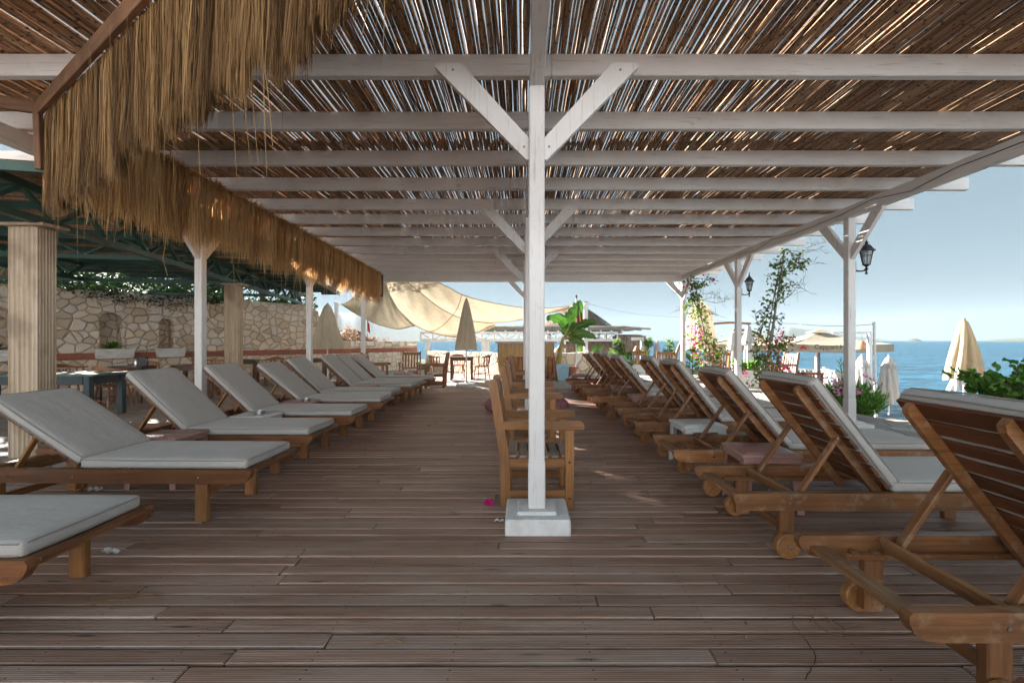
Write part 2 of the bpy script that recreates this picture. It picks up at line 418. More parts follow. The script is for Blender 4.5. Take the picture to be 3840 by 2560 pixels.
    def rbox(s, c, size, rad, rot=None, div=(8, 4), puff=.0, wav=.0, r=None):
        h = [q / 2 for q in size]
        def lines(a, n):
            e = [-a, -a + rad * .3, -a + rad]; m = [(-a + rad) + (2 * a - 2 * rad) * i / n for i in range(1, n)]
            return e + m + [-q for q in e[::-1]]
        L = [lines(h[0], div[0]), lines(h[1], div[1]), lines(h[2], 1)]
        vd = {}; vs = []; fs = []; ph = ru(0, 9)
        def vid(p):
            key = tuple(round(q, 6) for q in p)
            if key not in vd:
                i = Vector([max(-h[a] + rad, min(h[a] - rad, p[a])) for a in range(3)])
                d = Vector(p) - i
                q = i + d.normalized() * rad if d.length > 1e-9 else Vector(p)
                fx = 1 - abs(p[0] / h[0]) ** 4; fy = 1 - abs(p[1] / h[1]) ** 4
                q.z += (p[2] / h[2]) * (puff * fx * fy + wav * fx * fy * math.sin(p[0] * 17 + ph + 3 * math.sin(p[1] * 9)))
                vd[key] = len(vs); vs.append(q)
            return vd[key]
        for a in range(3):
            b, c2 = (a + 1) % 3, (a + 2) % 3
            for sg in (-1, 1):
                for i in range(len(L[b]) - 1):
                    for j in range(len(L[c2]) - 1):
                        ids = []
                        for (x, y) in ((i, j), (i + 1, j), (i + 1, j + 1), (i, j + 1)):
                            p = [0, 0, 0]; p[a] = sg * h[a]; p[b] = L[b][x]; p[c2] = L[c2][y]; ids.append(vid(p))
                        fs.append(tuple(ids if sg > 0 else ids[::-1]))
        off = Vector((ru(0, 50), ru(0, 50), ru(0, 50))); M3 = rot if rot is not None else Matrix.Identity(3)
        s.add([M3 @ v + Vector(c) for v in vs], fs, [v + off for v in vs], r)
    def blade(s, pts, w, side, r=None):      # a ribbon along pts
        pts = [Vector(p) for p in pts]; vs = []; gs = []; d = 0; k = len(pts); o = ru(0, 50)
        ws = w if hasattr(w, '__len__') else [w] * k
        for i, p in enumerate(pts):
            if i: d += (p - pts[i - 1]).length
            sd = Vector(side) * ws[i] / 2; vs += [p - sd, p + sd]; gs += [(d + o, o, 0), (d + o, o + ws[i], 0)]
        s.add(vs, [(2 * i, 2 * i + 1, 2 * i + 3, 2 * i + 2) for i in range(k - 1)], gs, r)
    def leaf(s, p, size, d=None, asp=.5, r=None, bend=.25):
        if d is None:
            d = Vector((ru(-1, 1), ru(-1, 1), ru(-1, 1)))
            if d.length < .1: d = Vector((0, 0, 1))
        d = Vector(d).normalized(); q = Vector((ru(-1, 1), ru(-1, 1), ru(-1, 1)))
        sd = d.cross(q)
        if sd.length < 1e-3: sd = d.orthogonal()
        sd.normalize(); n = d.cross(sd); p = Vector(p); w = size * asp / 2
        vs = [p, p + d * size * .45 + sd * w + n * bend * w, p + d * size, p + d * size * .45 - sd * w + n * bend * w, p + d * size * .5]
        s.add(vs, [(0, 1, 4), (1, 2, 4), (2, 3, 4), (3, 0, 4)], None, r)
    def build(s, name, mat, parent=None, smooth=None, loc=None):
        me = bpy.data.meshes.new(name); me.from_pydata(s.v, [], s.f)
        if isinstance(mat, str): mat = MT[mat]
        me.materials.append(mat)
        a = me.attributes.new('g', 'FLOAT_VECTOR', 'POINT'); a.data.foreach_set('vector', [q for p in s.g for q in p])
        a = me.attributes.new('r', 'FLOAT', 'POINT'); a.data.foreach_set('value', s.r)
        if smooth:
            me.shade_smooth(); me.set_sharp_from_angle(angle=R(smooth))
        me.update()
        o = bpy.data.objects.new(name, me); COL.objects.link(o)
        if parent is not None: o.parent = parent
        if loc is not None: o.location = loc
        return o

def tag(o, label=None, cat=None, group=None, kind=None):
    if label: o['label'] = label
    if cat: o['category'] = cat
    if group: o['group'] = group
    if kind: o['kind'] = kind
    return o
def thing(name, label, cat, loc=(0, 0, 0), rz=0, group=None):
    o = bpy.data.objects.new(name, None); COL.objects.link(o); o.empty_display_size = .1
    o.location = loc; o.rotation_euler = (0, 0, rz)
    return tag(o, label, cat, group)
def copy_tree(o, parent=None):
    kids = list(KIDS.get(o.name, [])) or [c for c in ALLOBJ() if c.parent == o]
    c = o.copy(); COL.objects.link(c)
    if parent is not None: c.parent = parent
    for k in kids: copy_tree(k, c)
    return c
KIDS = {}
def ALLOBJ(): return list(bpy.data.objects)
def place(proto, used, loc, rz, label, group=None, scale=1):
    """the first call moves the prototype itself, later calls copy it"""
    o = proto if not used else copy_tree(proto)
    used.append(o); o.location = loc; o.rotation_euler = (0, 0, rz); o['label'] = label
    if scale != 1: o.scale = (scale,) * 3
    if group: o['group'] = group
    return o
mats()
# ================================================================== SETTING
def sheet(name, pts, z, mat, kind='structure'):
    b = MB(); b.add([(x, y, z) for x, y in pts], [tuple(range(len(pts)))])
    return tag(b.build(name, mat), kind=kind)

TERR = [(-40, -45), (6.1, -45), (6.1, 7.4), (6.0, 9.2), (8.4, 12.5), (8.6, 20.5), (-40, 20.5)]
def slab(name, pts, z0, z1, mat):
    b = MB(); n = len(pts); a = 0
    for i in range(n): a += pts[i][0] * pts[(i + 1) % n][1] - pts[(i + 1) % n][0] * pts[i][1]
    if a < 0: pts = pts[::-1]
    vs = [(x, y, z1) for x, y in pts] + [(x, y, z0) for x, y in pts]
    b.add(vs, [tuple(range(n))] + [(i, i + n, (i + 1) % n + n, (i + 1) % n) for i in range(n)])
    return tag(b.build(name, mat), kind='structure')
slab('paved_terrace', TERR, -1.4, -.035, 'paving')
# deck: near-black sheet standing in for shade in the board gaps, then every board of the deck
sheet('deck_shade_sheet', [(-4.42, -6), (4.42, -6), (4.42, 12.02), (-4.42, 12.02)], -.028, 'under')
b = MB(); y = -6.0; pitch = .1
while y < 12.0:
    x = -4.4 - 0
    while x < 4.4:
        L = ru(1.6, 3.6); x1 = min(4.4, x + L)
        if 4.4 - x1 < .5: x1 = 4.4
        w = pitch - ru(.010, .017)
        ang = ru(-.0012, .0012)
        b.box(((x + x1) / 2, y + pitch / 2, -.011 + ru(-.0035, .0025)), (x1 - x - .004, w, .022),
              Matrix.Rotation(ang, 3, 'Z') @ Matrix.Rotation(ru(-.012, .012), 3, 'X'), .005)
        x = x1
    y += pitch
tag(b.build('wooden_deck', 'deck'), kind='structure')

# sea, beach, far land ------------------------------------------------
SEA = -1.75
b = MB(); n = 96
ring = [(R(360 * i / n)) for i in range(n)]
rs = [60, 400, 3000, 24000]
vs = [(0, 0, SEA)]; fs = []
for q in rs: vs += [(q * math.cos(t), q * math.sin(t), SEA) for t in ring]
for j in range(n): fs.append((0, 1 + j, 1 + (j + 1) % n))
for k in range(3):
    for j in range(n):
        fs.append((1 + k * n + j, 1 + (k + 1) * n + j, 1 + (k + 1) * n + (j + 1) % n, 1 + k * n + (j + 1) % n))
b.add(vs, fs); tag(b.build('sea', 'sea'), kind='structure')

def heightfield(name, xs, ys, fz, mat):
    b = MB(); vs = []; fs = []
    for yy in ys:
        for xx in xs: vs.append((xx, yy, fz(xx, yy)))
    m = len(xs)
    for j in range(len(ys) - 1):
        for i in range(m - 1): fs.append((j * m + i, j * m + i + 1, (j + 1) * m + i + 1, (j + 1) * m + i))
    b.add(vs, fs); return tag(b.build(name, mat, smooth=60), kind='structure')
def lin(a, b_, n): return [a + (b_ - a) * i / (n - 1) for i in range(n)]
def wob(x, y): return .05 * math.sin(x * 2.1 + y) + .04 * math.sin(y * 3.3 - x * 1.7) + .03 * math.sin(5 * x + 4 * y)
heightfield('beach', lin(5.7, 19, 50), lin(-45, 22, 140),
            lambda x, y: -.42 - max(0, (x - 7)) * .06 - max(0, y - 9.5) * .12 - max(0, x - 12.5) * .25 + wob(x, y), 'sand')
# rising ground behind the stone wall
def rise(x, y):
    t = (y - 13.8); xw = -10 + .67 * t; d = (xw - x) * .83
    return -.3 + max(0, min(1, (d - .5) / 1.0)) * (1.9 - max(0, (y - 17.5)) * .22) + max(0, d - 3) * .35 + wob(x, y) * 2
heightfield('hillside', lin(-45, -4.6, 60), lin(2, 32, 60), lambda x, y: rise(x, y) if (-10 + .67 * (y - 13.8) - x) * .83 > .45 else -2.2, 'rock')

# unseen slope added behind the camera to bounce sunlight under the pergola roof
heightfield('hillside', lin(-60, 60, 60), lin(-75, -9.5, 40), lambda x, y: -.05 + max(0, (-10.5 - y)) * .55 * min(1, (-9.5 - y) / 6) + wob(x, y) * 2 - max(0, x - 9) * .03, 'bounce_slope')

def ridge(name, prof, Y, mat, depth=.35, seed=1):
    """a far hill: profile measured along its skyline, with a slope rising to the crest and falling behind it"""
    b = MB(); rg = random.Random(seed); K = 14; M_ = 160
    xs = [prof[0][0] + (prof[-1][0] - prof[0][0]) * i / (M_ - 1) for i in range(M_)]
    def hz(x):
        for (a, za), (c, zc) in zip(prof, prof[1:]):
            if a <= x <= c: return za + (zc - za) * (x - a) / (c - a)
        return prof[-1][1]
    cols = [(rg.uniform(0, 6.28), rg.uniform(.5, 1.5)) for _ in range(7)]
    vs = []; fs = []
    for k in range(K):
        u = k / (K - 1); up = math.sin(min(1, u / .62) * math.pi / 2) if u < .62 else math.cos((u - .62) / .38 * math.pi / 2)
        for i, px in enumerate(xs):
            Yk = Y * (1 - depth * .62 + depth * u)
            X = (px - 1198) / F * Yk
            top = max(0, (782 - hz(px)) / F * Y + H - SEA)
            g = sum(math.sin(px * f * .05 * (j + 1) + p + u * 5 * f) / (j + 2) for j, (p, f) in enumerate(cols)) * .035
            z = SEA - 1 + (top + 1) * max(0, up * (1 + g * math.sin(u / .62 * math.pi) if u < .62 else up))
            vs.append((X, Yk, z))
    for k in range(K - 1):
        for i in range(M_ - 1): fs.append((k * M_ + i, k * M_ + i + 1, (k + 1) * M_ + i + 1, (k + 1) * M_ + i))
    b.add(vs, fs); return tag(b.build(name, mat, smooth=70), kind='structure')
ridge('hill', [(380, 730), (480, 700), (600, 705), (700, 708), (762, 714), (785, 720), (815, 719), (850, 727), (900, 737), (950, 746), (1010, 756), (1080, 768), (1150, 776), (1230, 781)], 5200, 'hill', seed=3)
ridge('hill', [(1700, 780), (1745, 764), (1787, 758), (1812, 752), (1850, 756), (1880, 757), (1900, 766), (1925, 767), (1960, 772), (2000, 776), (2040, 781)], 4300, 'hill', seed=5)
ridge('hill', [(1370, 781), (1400, 771), (1425, 770), (1450, 775), (1480, 779), (1520, 777), (1560, 779), (1600, 781)], 5000, 'hill', seed=7)
ridge('islet', [(2078, 782), (2086, 778.5), (2095, 777), (2104, 777.5), (2112, 780), (2117, 782)], 1900, 'hill', seed=9)
ridge('headland', [(2262, 782), (2285, 779.5), (2310, 778), (2330, 776), (2345, 774), (2380, 769), (2440, 760), (2560, 752)], 2100, 'hill', seed=11)

# ================================================================== PERGOLA
PX = (-4.65, .105, 4.75)
ROWS = [3.2 + 3.39 * k for k in range(0, 4)]
RB, RT = 3.217, 3.377            # rafter bottom / top
pg = thing('pergola', 'large white painted wooden pergola with a cane reed roof over the deck', 'pergola', (0, 3.2, 0))
OFF = Vector((0, -3.2, 0))
def pbuild(b, name, mat, smooth=None, par=None): return b.build(name, mat, par or pg, smooth, OFF if par is None else None)
for xi, X in enumerate(PX):
    for k, Y in enumerate(ROWS):
        top = 3.05
        b = MB(); b.bar((X, Y, .1), (X, Y, top), .11, .11, (0, 1, 0), .008)
        post = pbuild(b, 'post', 'paint')
        b = MB(); b.bar((X, Y, .115), (X, Y, .44), .118, .118, (0, 1, 0), .006); b.build('post_sleeve', 'paint', post)
        b = MB()
        b.box((X + ru(-.01, .01), Y + .005, .035), (.435, .43, .13), None, .012, axis=0)
        b.box((X + .0, Y + .0, .108), (.27, .26, .03), None, .012, axis=0)
        pbuild(b, 'footing', 'concrete')
        # braces
        b = MB(); B = []
        if xi == 1 or k == 3:
            zt = RB if k != 3 else 3.0
            if xi != 2: B.append(((X + .03, Y, 2.60), (X + .70, Y, zt + .05)))
            if xi != 0: B.append(((X - .03, Y, 2.60), (X - .70, Y, zt + .05)))
        if xi != 1:
            B += [((X, Y - .03, 2.51), (X, Y - .66, 3.09)), ((X, Y + .03, 2.51), (X, Y + .66, 3.09))]
        for p0, p1 in B:
            p0, p1 = Vector(p0), Vector(p1)
            zt = (RB if xi == 1 and k != 3 else (3.0 if (k == 3 and p0.y == p1.y) else 3.05))
            d = (p1 - p0); side = Vector((1, 0, 0)) if abs(d.y) > .1 else Vector((0, 1, 0))
            h = Vector((d.x, d.y, 0)).normalized(); t = .055
            foot = Vector((X, Y, 0)) + h * .052
            u = (zt - p0.z - .05)
            A = [foot + Vector((0, 0, p0.z - .06)), foot + Vector((0, 0, p0.z + .09)), foot + h * (u - .09) + Vector((0, 0, zt - .001)), foot + h * (u + .08) + Vector((0, 0, zt - .001)), foot + h * (u + .09) + Vector((0, 0, zt - .03)), foot + Vector((0, 0, p0.z - .06)) + h * .02]
            b = MB(); b.prism([q - side * t / 2 for q in A], side * t, 2); br = pbuild(b, 'brace', 'paint')
            for q in (A[1] * .6 + A[0] * .4 + h * .035, A[3] * .5 + A[2] * .5 - Vector((0, 0, .05)) - h * .03):
                sg = -1 if side.y else (-1 if X > 0 else 1)
                b = MB(); b.tube([q + side * sg * t * .5, q + side * sg * (t * .5 + .004)], .008, 8); b.build('bolt', 'grey_metal', br)
for X in PX:                                     # lengthwise beams, jointed over the posts
    y0 = 1.75
    for Y in ROWS + [13.6]:
        y1 = min(Y, 13.32)
        if y1 - y0 < .3: continue
        b = MB(); b.box((X + (.0 if X != PX[1] else .0), (y0 + y1) / 2, 3.133), (.095, y1 - y0 - .004, .164), None, .006); pbuild(b, 'beam', 'paint'); y0 = y1
b = MB(); b.box((0.05, 13.375, 3.107), (9.6, .09, .212), None, .006); pbuild(b, 'end_beam', 'paint')
nr = int((13.4 - 3.327) / .846) + 1
for i in range(-1, nr + 1):
    Y = 3.36 + .846 * i + ru(-.012, .012)
    if Y > 13.7: break
    Y = min(Y, 13.42)
    xj = ru(-2.2, 2.2) + (1.2 if i % 2 else -1.2)
    b = MB(); zj = ru(-.004, .004)
    for x0, x1 in ((-5.85, xj), (xj, 5.8 + ru(-.04, .04))):
        b.box(((x0 + x1) / 2, Y + ru(-.002, .002), (RB + RT) / 2 + zj), (x1 - x0 - .003, .066, RT - RB), Matrix.Rotation(ru(-.0006, .0006), 3, 'Y'), .006)
    b.box((xj, Y - .036, RB + .08), (.004, .004, .15), None, .0005)
    for _ in range(3):
        q = ru(-4, 5.2); b.box((q, Y - .0335, RB + ru(.05, .11)), (.0035, .003, ru(.05, .13)), Matrix.Rotation(ru(-.12, .12), 3, 'Y'), .0005, 0)
    pbuild(b, 'rafter', 'paint')
# reed mats over the rafters
yy = 1.95
while yy < 13.4:
    y1 = min(yy + 2.95, 13.55); b = MB(); xl = -5.3 if yy < 3 else -4.4; x = xl
    while x < 5.3:
        rad = ru(.0075, .0125)
        if rnd() < (.22 if x < 1 else max(.08, .22 - .05 * (x - 1))): x += ru(.001, .0085)
        a = x + ru(-.006, .006); c = x + ru(-.006, .006); mid = (a + c) / 2 + ru(-.007, .007)
        z = RT + .012 + ru(0, .008)
        e0, e1 = yy - ru(0, .12), y1 + ru(0, .12)
        z2 = z + (.006 if int(yy * 7) % 2 else 0)
        m_ = 9; wv = [ru(-.0042, .0042) for _ in range(m_ + 1)]
        b.tube([(a + (c - a) * q / m_ + wv[q], e0 + (e1 - e0) * q / m_, z + (z2 - z) * (1 - q / m_) + ru(-.003, .003)) for q in range(m_ + 1)], [rad * (1 - .14 * q / m_) for q in range(m_ + 1)], 6)
        x += rad * 2 * ru(.9, 1.05)
    for q in lin(yy + .35, y1 - .35, 4):     # the tie wires
        b.tube([(xx, q + ru(-.01, .01), RT + .002) for xx in lin(xl, 5.3, 60)], .0012, 4)
    pbuild(b, 'reed_mat', 'reed', 50)
    yy = y1 - .02
# a second, thin, broken layer of canes that closes part of the gaps
b = MB()
for _ in range(520):
    x = ru(-4.2, 5.2); y0 = ru(2.0, 10.5); L = ru(1.2, 3.0); s_ = ru(-.03, .03)
    b.tube([(x, y0, RT + .037), (x + s_, y0 + L, RT + .037)], [ru(.008, .012), ru(.007, .01)], 6)
pbuild(b, 'loose_reeds', 'reed', 50)

# wall lanterns ---------------------------------------------------------
def make_lantern():
    t = thing('wall_lantern', 'black', 'lantern')
    b = MB()
    b.lathe([(.012, .0), (.03, .012), (.012, .03), (.016, .05), (.045, .07), (.05, .08)], (.19, 0, -.06), 12)
    b.lathe([(.012, -.05), (.022, -.035), (.008, -.02), (.014, 0)], (.19, 0, -.07), 10)
    b.box((.01, 0, -.02), (.02, .07, .16), None, .006, axis=2)
    b.tube([(.02, 0, -.06), (.07, 0, -.075), (.12, 0, -.075), (.16, 0, -.065), (.19, 0, -.07)], [.014, .012, .011, .011, .012], 8)
    b.build('bracket', 'black', t, 40)
    b = MB(); n = 6
    vs = []
    for j in range(n):
        a = 2 * math.pi * j / n; c, s_ = math.cos(a), math.sin(a)
        b.bar((.19 + .047 * c, .047 * s_, .02), (.19 + .086 * c, .086 * s_, .215), .009, .009, (c, s_, 0), .001)
    for z, q in ((.02, .047), (.215, .086), (.15, .074)):
        for j in range(n):
            a, a2 = 2 * math.pi * j / n, 2 * math.pi * (j + 1) / n
            b.bar((.19 + q * math.cos(a), q * math.sin(a), z), (.19 + q * math.cos(a2), q * math.sin(a2), z), .008, .01, (0, 0, 1), .001)
    fr = b.build('frame', 'black', t)
    b = MB(); b.lathe([(.042, .022), (.08, .213)], (.19, 0, 0), 6); b.build('glass', 'glass', t)
    b = MB(); b.lathe([(.118, .212), (.12, .22), (.09, .24), (.06, .285), (.035, .31), (.022, .315), (.022, .33), (.032, .34), (.012, .355), (.008, .375), (.016, .385), (.003, .42)], (.19, 0, 0), 6)
    b.build('cap', 'black', t); return t
lu = []; lp = make_lantern()
place(lp, lu, (4.75 + .055, ROWS[1], 2.36), 0, 'black hexagonal wall lantern on the white post nearest the oleander, the larger looking of two', 'wall lanterns on the pergola posts')
place(lp, lu, (4.75 + .055, ROWS[2], 2.36), 0, 'black hexagonal wall lantern on the second seaside post, beside the flowering creeper', 'wall lanterns on the pergola posts')

# ================================================================== RAFFIA FRINGES
def fringe(name, label, p0, p1, ztop, length, nst, bushy, width, board=True, lenvar=.12, layers=(-.05, .05), mat='straw', taper=0):
    p0, p1 = Vector((*p0, 0)), Vector((*p1, 0)); d = (p1 - p0); L = d.length; d.normalize(); nrm = Vector((-d.y, d.x, 0))
    t = thing(name, label, 'straw fringe', p0)
    b = MB(); lump = [ru(0, 6.28) for _ in range(6)]
    def wave(s_): return math.sin(s_ * 2.3 + lump[0]) * .5 + math.sin(s_ * 5.9 + lump[1]) * .35 + math.sin(s_ * 13 + lump[2]) * .3
    for i in range(nst):
        s_ = ru(0, L); off = ru(*layers)
        clump = math.floor(s_ * 16 + off * 30); rg = random.Random(clump * 7 + 3)
        cl = rg.uniform(-.07, .05); cd = rg.uniform(-.035, .035); cr = rg.uniform(-.36, .3)
        ln = length * (1 - taper * s_ / L) * (1 + .05 * wave(s_)) + cl + random.gauss(0, lenvar * .55) - abs(off) * .4
        if rnd() < .30: ln *= ru(.55, .97)
        if rnd() < .0018: ln += ru(.1, .5)
        if ln < .1: ln = .1
        x = d * s_ + nrm * off; zt = ztop + (ru(0, .05) if bushy else ru(-.03, .01))
        pts = [Vector((x.x, x.y, zt))]; m = 5
        sw = Vector((ru(-1, 1), ru(-1, 1), 0)) * .014 + d * cd; ph = ru(0, 6.28); am = ru(.002, .009)
        for k in range(1, m + 1):
            u = k / m
            q = x + sw * u * u * 1.6 + d * am * math.sin(ph + u * 5) + nrm * am * math.cos(ph * 2 + u * 4)
            if bushy and k == 1: q += nrm * off * .5
            pts.append(Vector((q.x, q.y, zt - ln * u)))
        ang = ru(-.9, .9); side = d * math.cos(ang) + nrm * math.sin(ang)
        w = width * ru(.5, 1.35)
        b.blade(pts, [w, w, w, w * .9, w * .7, w * .25], side, max(0, min(1, .5 + cr + random.gauss(0, .22))))
    if bushy:
        for i in range(int(L * 620)):
            s_ = ru(0, L); x = d * s_; sgn = ru(-1, 1); dr = (nrm * sgn + d * ru(-.7, .7) + Vector((0, 0, ru(-.25, .55)))).normalized()
            ln = ru(.07, .19); q = x + nrm * ru(-.03, .03) + Vector((0, 0, ztop + ru(-.02, .05)))
            b.blade([q, q + dr * ln * .6, q + dr * ln + Vector((0, 0, -.03))], [width, width, width * .3], Vector((0, 0, 1)).cross(dr).normalized() + Vector((0, 0, .3)), rnd())
    # long stray stalks
    for i in range(int(L * 3.5)):
        s_ = ru(0, L); x = d * s_ + nrm * ru(-.05, .05); ln = length * (1 - taper * s_ / L) + ru(.05, .42)
        b.blade([(x.x + .02 * math.sin(k * 1.7 + s_) * (k / 7), x.y + .02 * math.cos(k * 2.1 + s_ * 3) * (k / 7), ztop - ln * k / 7) for k in range(8)], width * 1.1, d, ru(.6, 1))
    b.build('straw', mat, t)
    if board:
        b = MB(); b.bar((0, 0, ztop + .045), d * L + Vector((0, 0, ztop + .045)), .035, .11, (0, 0, 1), .004); b.build('top_board', 'board', t)
    return t
C0 = (-3.80, 3.58); C1 = (-.45, 1.385)
f1 = fringe('straw_fringe', 'thick brown raffia fringe hanging from a slanting dark board close overhead', C0, C1, 3.06, .75, 30000, False, .0045, True, .06, (.025, .13), 'straw', .12)
b = MB(); b.bar((.0, -.01, 3.14), (.02, -.01, 2.62), .05, .04, (0, 1, 0), .004)
b.bar((-.02, .0, 3.115), (-.9, -.28, 3.135), .035, .10, (0, 0, 1), .004)
b.build('end_board', 'board', f1)
f2 = fringe('straw_fringe', 'long raffia fringe coloured with its backlit golden glow, running away along the left side of the pergola', (-3.74, 3.7), (-4.1, 13.15), 3.19, .80, 11500, True, .0075, False, .10, (-.035, .035), 'straw_backlit')
b = MB(); dd = Vector((-4.1 + 3.74, 13.15 - 3.7, 0)); b.bar(dd + Vector((.05, .08, 3.2)), dd + Vector((.05, .08, 2.55)), .05, .03, (0, 1, 0), .003)
b.bar(dd + Vector((.06, .08, 2.57)), dd + Vector((-.32, .0, 2.63)), .04, .06, (0, 0, 1), .003)
b.build('end_frame', 'board', f2)
# ================================================================== SUN LOUNGERS
def make_lounger(ang, wood='teak', Ls=2.2, rail='teak_shaded', back='teak_shaded'):
    t = thing('sun_lounger', 'x', 'sun lounger')
    prof = [(0, .36), (.012, .375), (Ls - .012, .375), (Ls, .36), (Ls - .004, .335), (Ls - .022, .305), (Ls - .05, .283), (Ls - .1, .275), (.1, .275), (.045, .285), (.015, .308), (0, .34)]
    for sy in (-1, 1):
        b = MB(); b.prism([(x, sy * .30 - .0225, z) for x, z in prof], (0, .045, 0), 0)
        b.box((.62, sy * .262, .288), (.86, .03, .026), None, .003); b.box((1.55, sy * .262, .332), (1.2, .028, .03), None, .003)
        for q in (.24, .34, .44): b.box((q, sy * .262, .306), (.035, .03, .016), None, .003)
        rl = b.build('rail', rail, t)
        for q in (.33, .93, 1.83): b = MB(); b.tube([(q, sy * .322, .322), (q, sy * .3265, .322)], .007, 8); b.build('screw', 'steel', rl)
        b = MB(); b.box((.33, sy * .275, .155), (.088, .048, .238), None, .006); lg = b.build('leg', wood, t)
        b = MB(); b.box((1.83, sy * .282, .1375), (.088, .048, .275), None, .008); b.build('leg', wood, t)
        b = MB(); y0, y1 = sy * .305, sy * .352
        b.tube([(.31, y0, .074), (.31, y0 + (y1 - y0) * .12, .074), (.31, y1 - (y1 - y0) * .12, .074), (.31, y1, .074)], [.066, .073, .073, .066], 28)
        w = b.build('wheel', 'teak', t, 35)
        b = MB(); b.tube([(.31, sy * .345, .074), (.31, sy * .358, .074)], [.014, .012], 10); b.build('bolt', 'steel', w)
    b = MB(); b.box((.085, 0, .318), (.075, .555, .024), None, .004); b.build('head_board', 'teak_worn', t)
    b = MB(); b.box((.385, 0, .338), (.022, .552, .072), Matrix.Rotation(-.35, 3, 'Y'), .004); b.build('prop_rest', 'teak_worn', t)
    b = MB(); b.box((.335, 0, .15), (.03, .50, .05), None, .004); b.build('stretcher', wood, t)
    b = MB(); b.box((1.83, 0, .205), (.028, .52, .066), None, .004); b.build('stretcher', wood, t)
    b = MB()
    for k in range(13): b.box((1.0 + k * .0975, 0, .36), (.075, .552, .02), None, .003)
    b.box((Ls - .035, 0, .362), (.03, .555, .028), None, .004)
    b.build('seat_slats', rail, t)
    a = R(ang); hx, hz = .945, .372; U = Vector((-math.cos(a), 0, math.sin(a))); N = Vector((math.sin(a), 0, math.cos(a)))
    M3 = Matrix((U, Vector((0, -1, 0)), N)).transposed()
    if M3.determinant() < 0: M3 = Matrix((U, Vector((0, 1, 0)), N)).transposed()
    P = lambda u, y, n: Vector((hx, y, hz)) + U * u + N * n
    b = MB()
    for k in range(8): b.box(P(.055 + k * .1, 0, .009), (.072 if k < 7 else .09, .575, .019), M3, .0035, axis=1)
    b.build('back_slats', back, t)
    for sy in (-1, 1):
        b = MB(); pl = [(-.10, 0), (-.12, -.03), (-.11, -.048), (.77, -.048), (.795, -.035), (.80, -.01), (.80, 0)]
        b.prism([P(u, sy * .205 - .017, n) for u, n in pl], (0, .034, 0), 0)
        b.build('back_stile', rail, t)
        b = MB(); b.bar(P(.42, sy * .236, -.03), (.43, sy * .236, .345), .022, .045, (0, 1, 0), .004)
        pr = b.build('prop', wood, t)
        b = MB(); b.tube([P(.42, sy * .224, -.03), P(.42, sy * .2505, -.03)], .009, 10); b.build('bolt', 'brass', pr)
    b = MB(); b.rbox((1.555, 0, .408), (1.20, .60, .072), .026, None, (16, 8), .006, .0022); mt = b.build('mattress', 'fabric', t, 60)
    def pipe(corner, z):
        pts = []
        for (sx, sy) in corner: pts.append((sx, sy, z))
        return pts
    b = MB()
    for z in (.432, .384):
        b.tube([(.965, -.294, z), (1.545, -.303, z), (2.13, -.296, z), (2.15, -.27, z), (2.158, 0, z), (2.15, .27, z), (2.13, .296, z), (1.545, .303, z), (.965, .294, z)], .0045, 5)
    b.build('piping', 'piping', mt)
    b = MB(); b.rbox(P(.415, 0, .056), (.80, .60, .072), .026, M3, (12, 8), .008, .0025); mb = b.build('back_mattress', 'fabric', t, 60)
    b = MB()
    for n in (.081, .033):
        b.tube([P(.02, -.294, n), P(.4, -.303, n), P(.79, -.297, n), P(.81, -.27, n), P(.818, 0, n), P(.81, .27, n), P(.79, .297, n), P(.4, .303, n), P(.02, .294, n)], .0045, 5)
    b.build('piping', 'piping', mb)
    return t
GL, GR_ = 'loungers in the row left of the aisle', 'loungers in the row on the seaward side'
PR = {k: (make_lounger(k, 'teak') if k < 46 else make_lounger(k, 'teak_mid', 2.2, 'teak_mid', 'teak_back'), []) for k in (33, 39.5, 43, 49.5, 52)}
# left row: foot towards the aisle, foot tip X and middle Y of each
LEFT = [(-2.03, 2.19, 'grey lounger at the front of the left row, only its mattress foot showing'),
        (-1.89, 3.545, 'grey lounger with the lowest tilted back, large in front of the fluted stone pillar'),
        (-1.99, 4.68, 'grey lounger between the nearest pink side table and the pale table with the ashtray'),
        (-2.0, 5.75, 'grey lounger whose back overlaps the foot of the nearest left white post'),
        (-2.03, 6.95, 'grey lounger behind the pink side table with the metal ashtray, backrest slats showing'),
        (-2.14, 7.96, 'grey lounger just nearer than the bare pink table in the left row'),
        (-2.11, 9.18, 'grey lounger right behind the plain pink side table, first of the three packed close together'),
        (-2.12, 9.88, 'grey lounger in the middle of the three packed close together at the far end'),
        (-2.10, 10.85, 'grey lounger last in the left row, in front of the garden armchairs by the wall')]
for i, (x, y, lab) in enumerate(LEFT):
    k = (43, 33, 43, 43, 39.5, 43, 43, 43, 39.5)[i]
    place(*PR[k], (x - 2.2, y, 0), R((0, -1, -.8, .5, .9, -.7, .4, -.6, .8)[i]), lab, GL)
RIGHT = [(-.065, .08, 'lounger at the very edge of the picture, only grey mattress showing bottom right'),
         (1.29, 1.835, 'brown lounger nearest on the seaward side, its big slatted back under the green shrub'),
         (1.255, 3.01, 'brown lounger on the seaward side with the pink side table behind its slatted back'),
         (1.26, 4.08, 'brown lounger on the seaward side between the pink table and the pale plastic table'),
         (1.25, 5.34, 'brown lounger on the seaward side right behind the pale plastic table'),
         (1.28, 6.42, 'brown lounger on the seaward side just nearer than the second pink table'),
         (1.14, 7.72, 'brown lounger on the seaward side standing behind the second pink table, after the wide gap'),
         (1.17, 8.92, 'brown lounger third from the far end of the seaward row, leaning beside the conifer'),
         (1.13, 9.75, 'brown lounger second from the far end of the seaward row'),
         (1.05, 10.6, 'brown lounger at the far end of the seaward row, nearest the blue bin')]
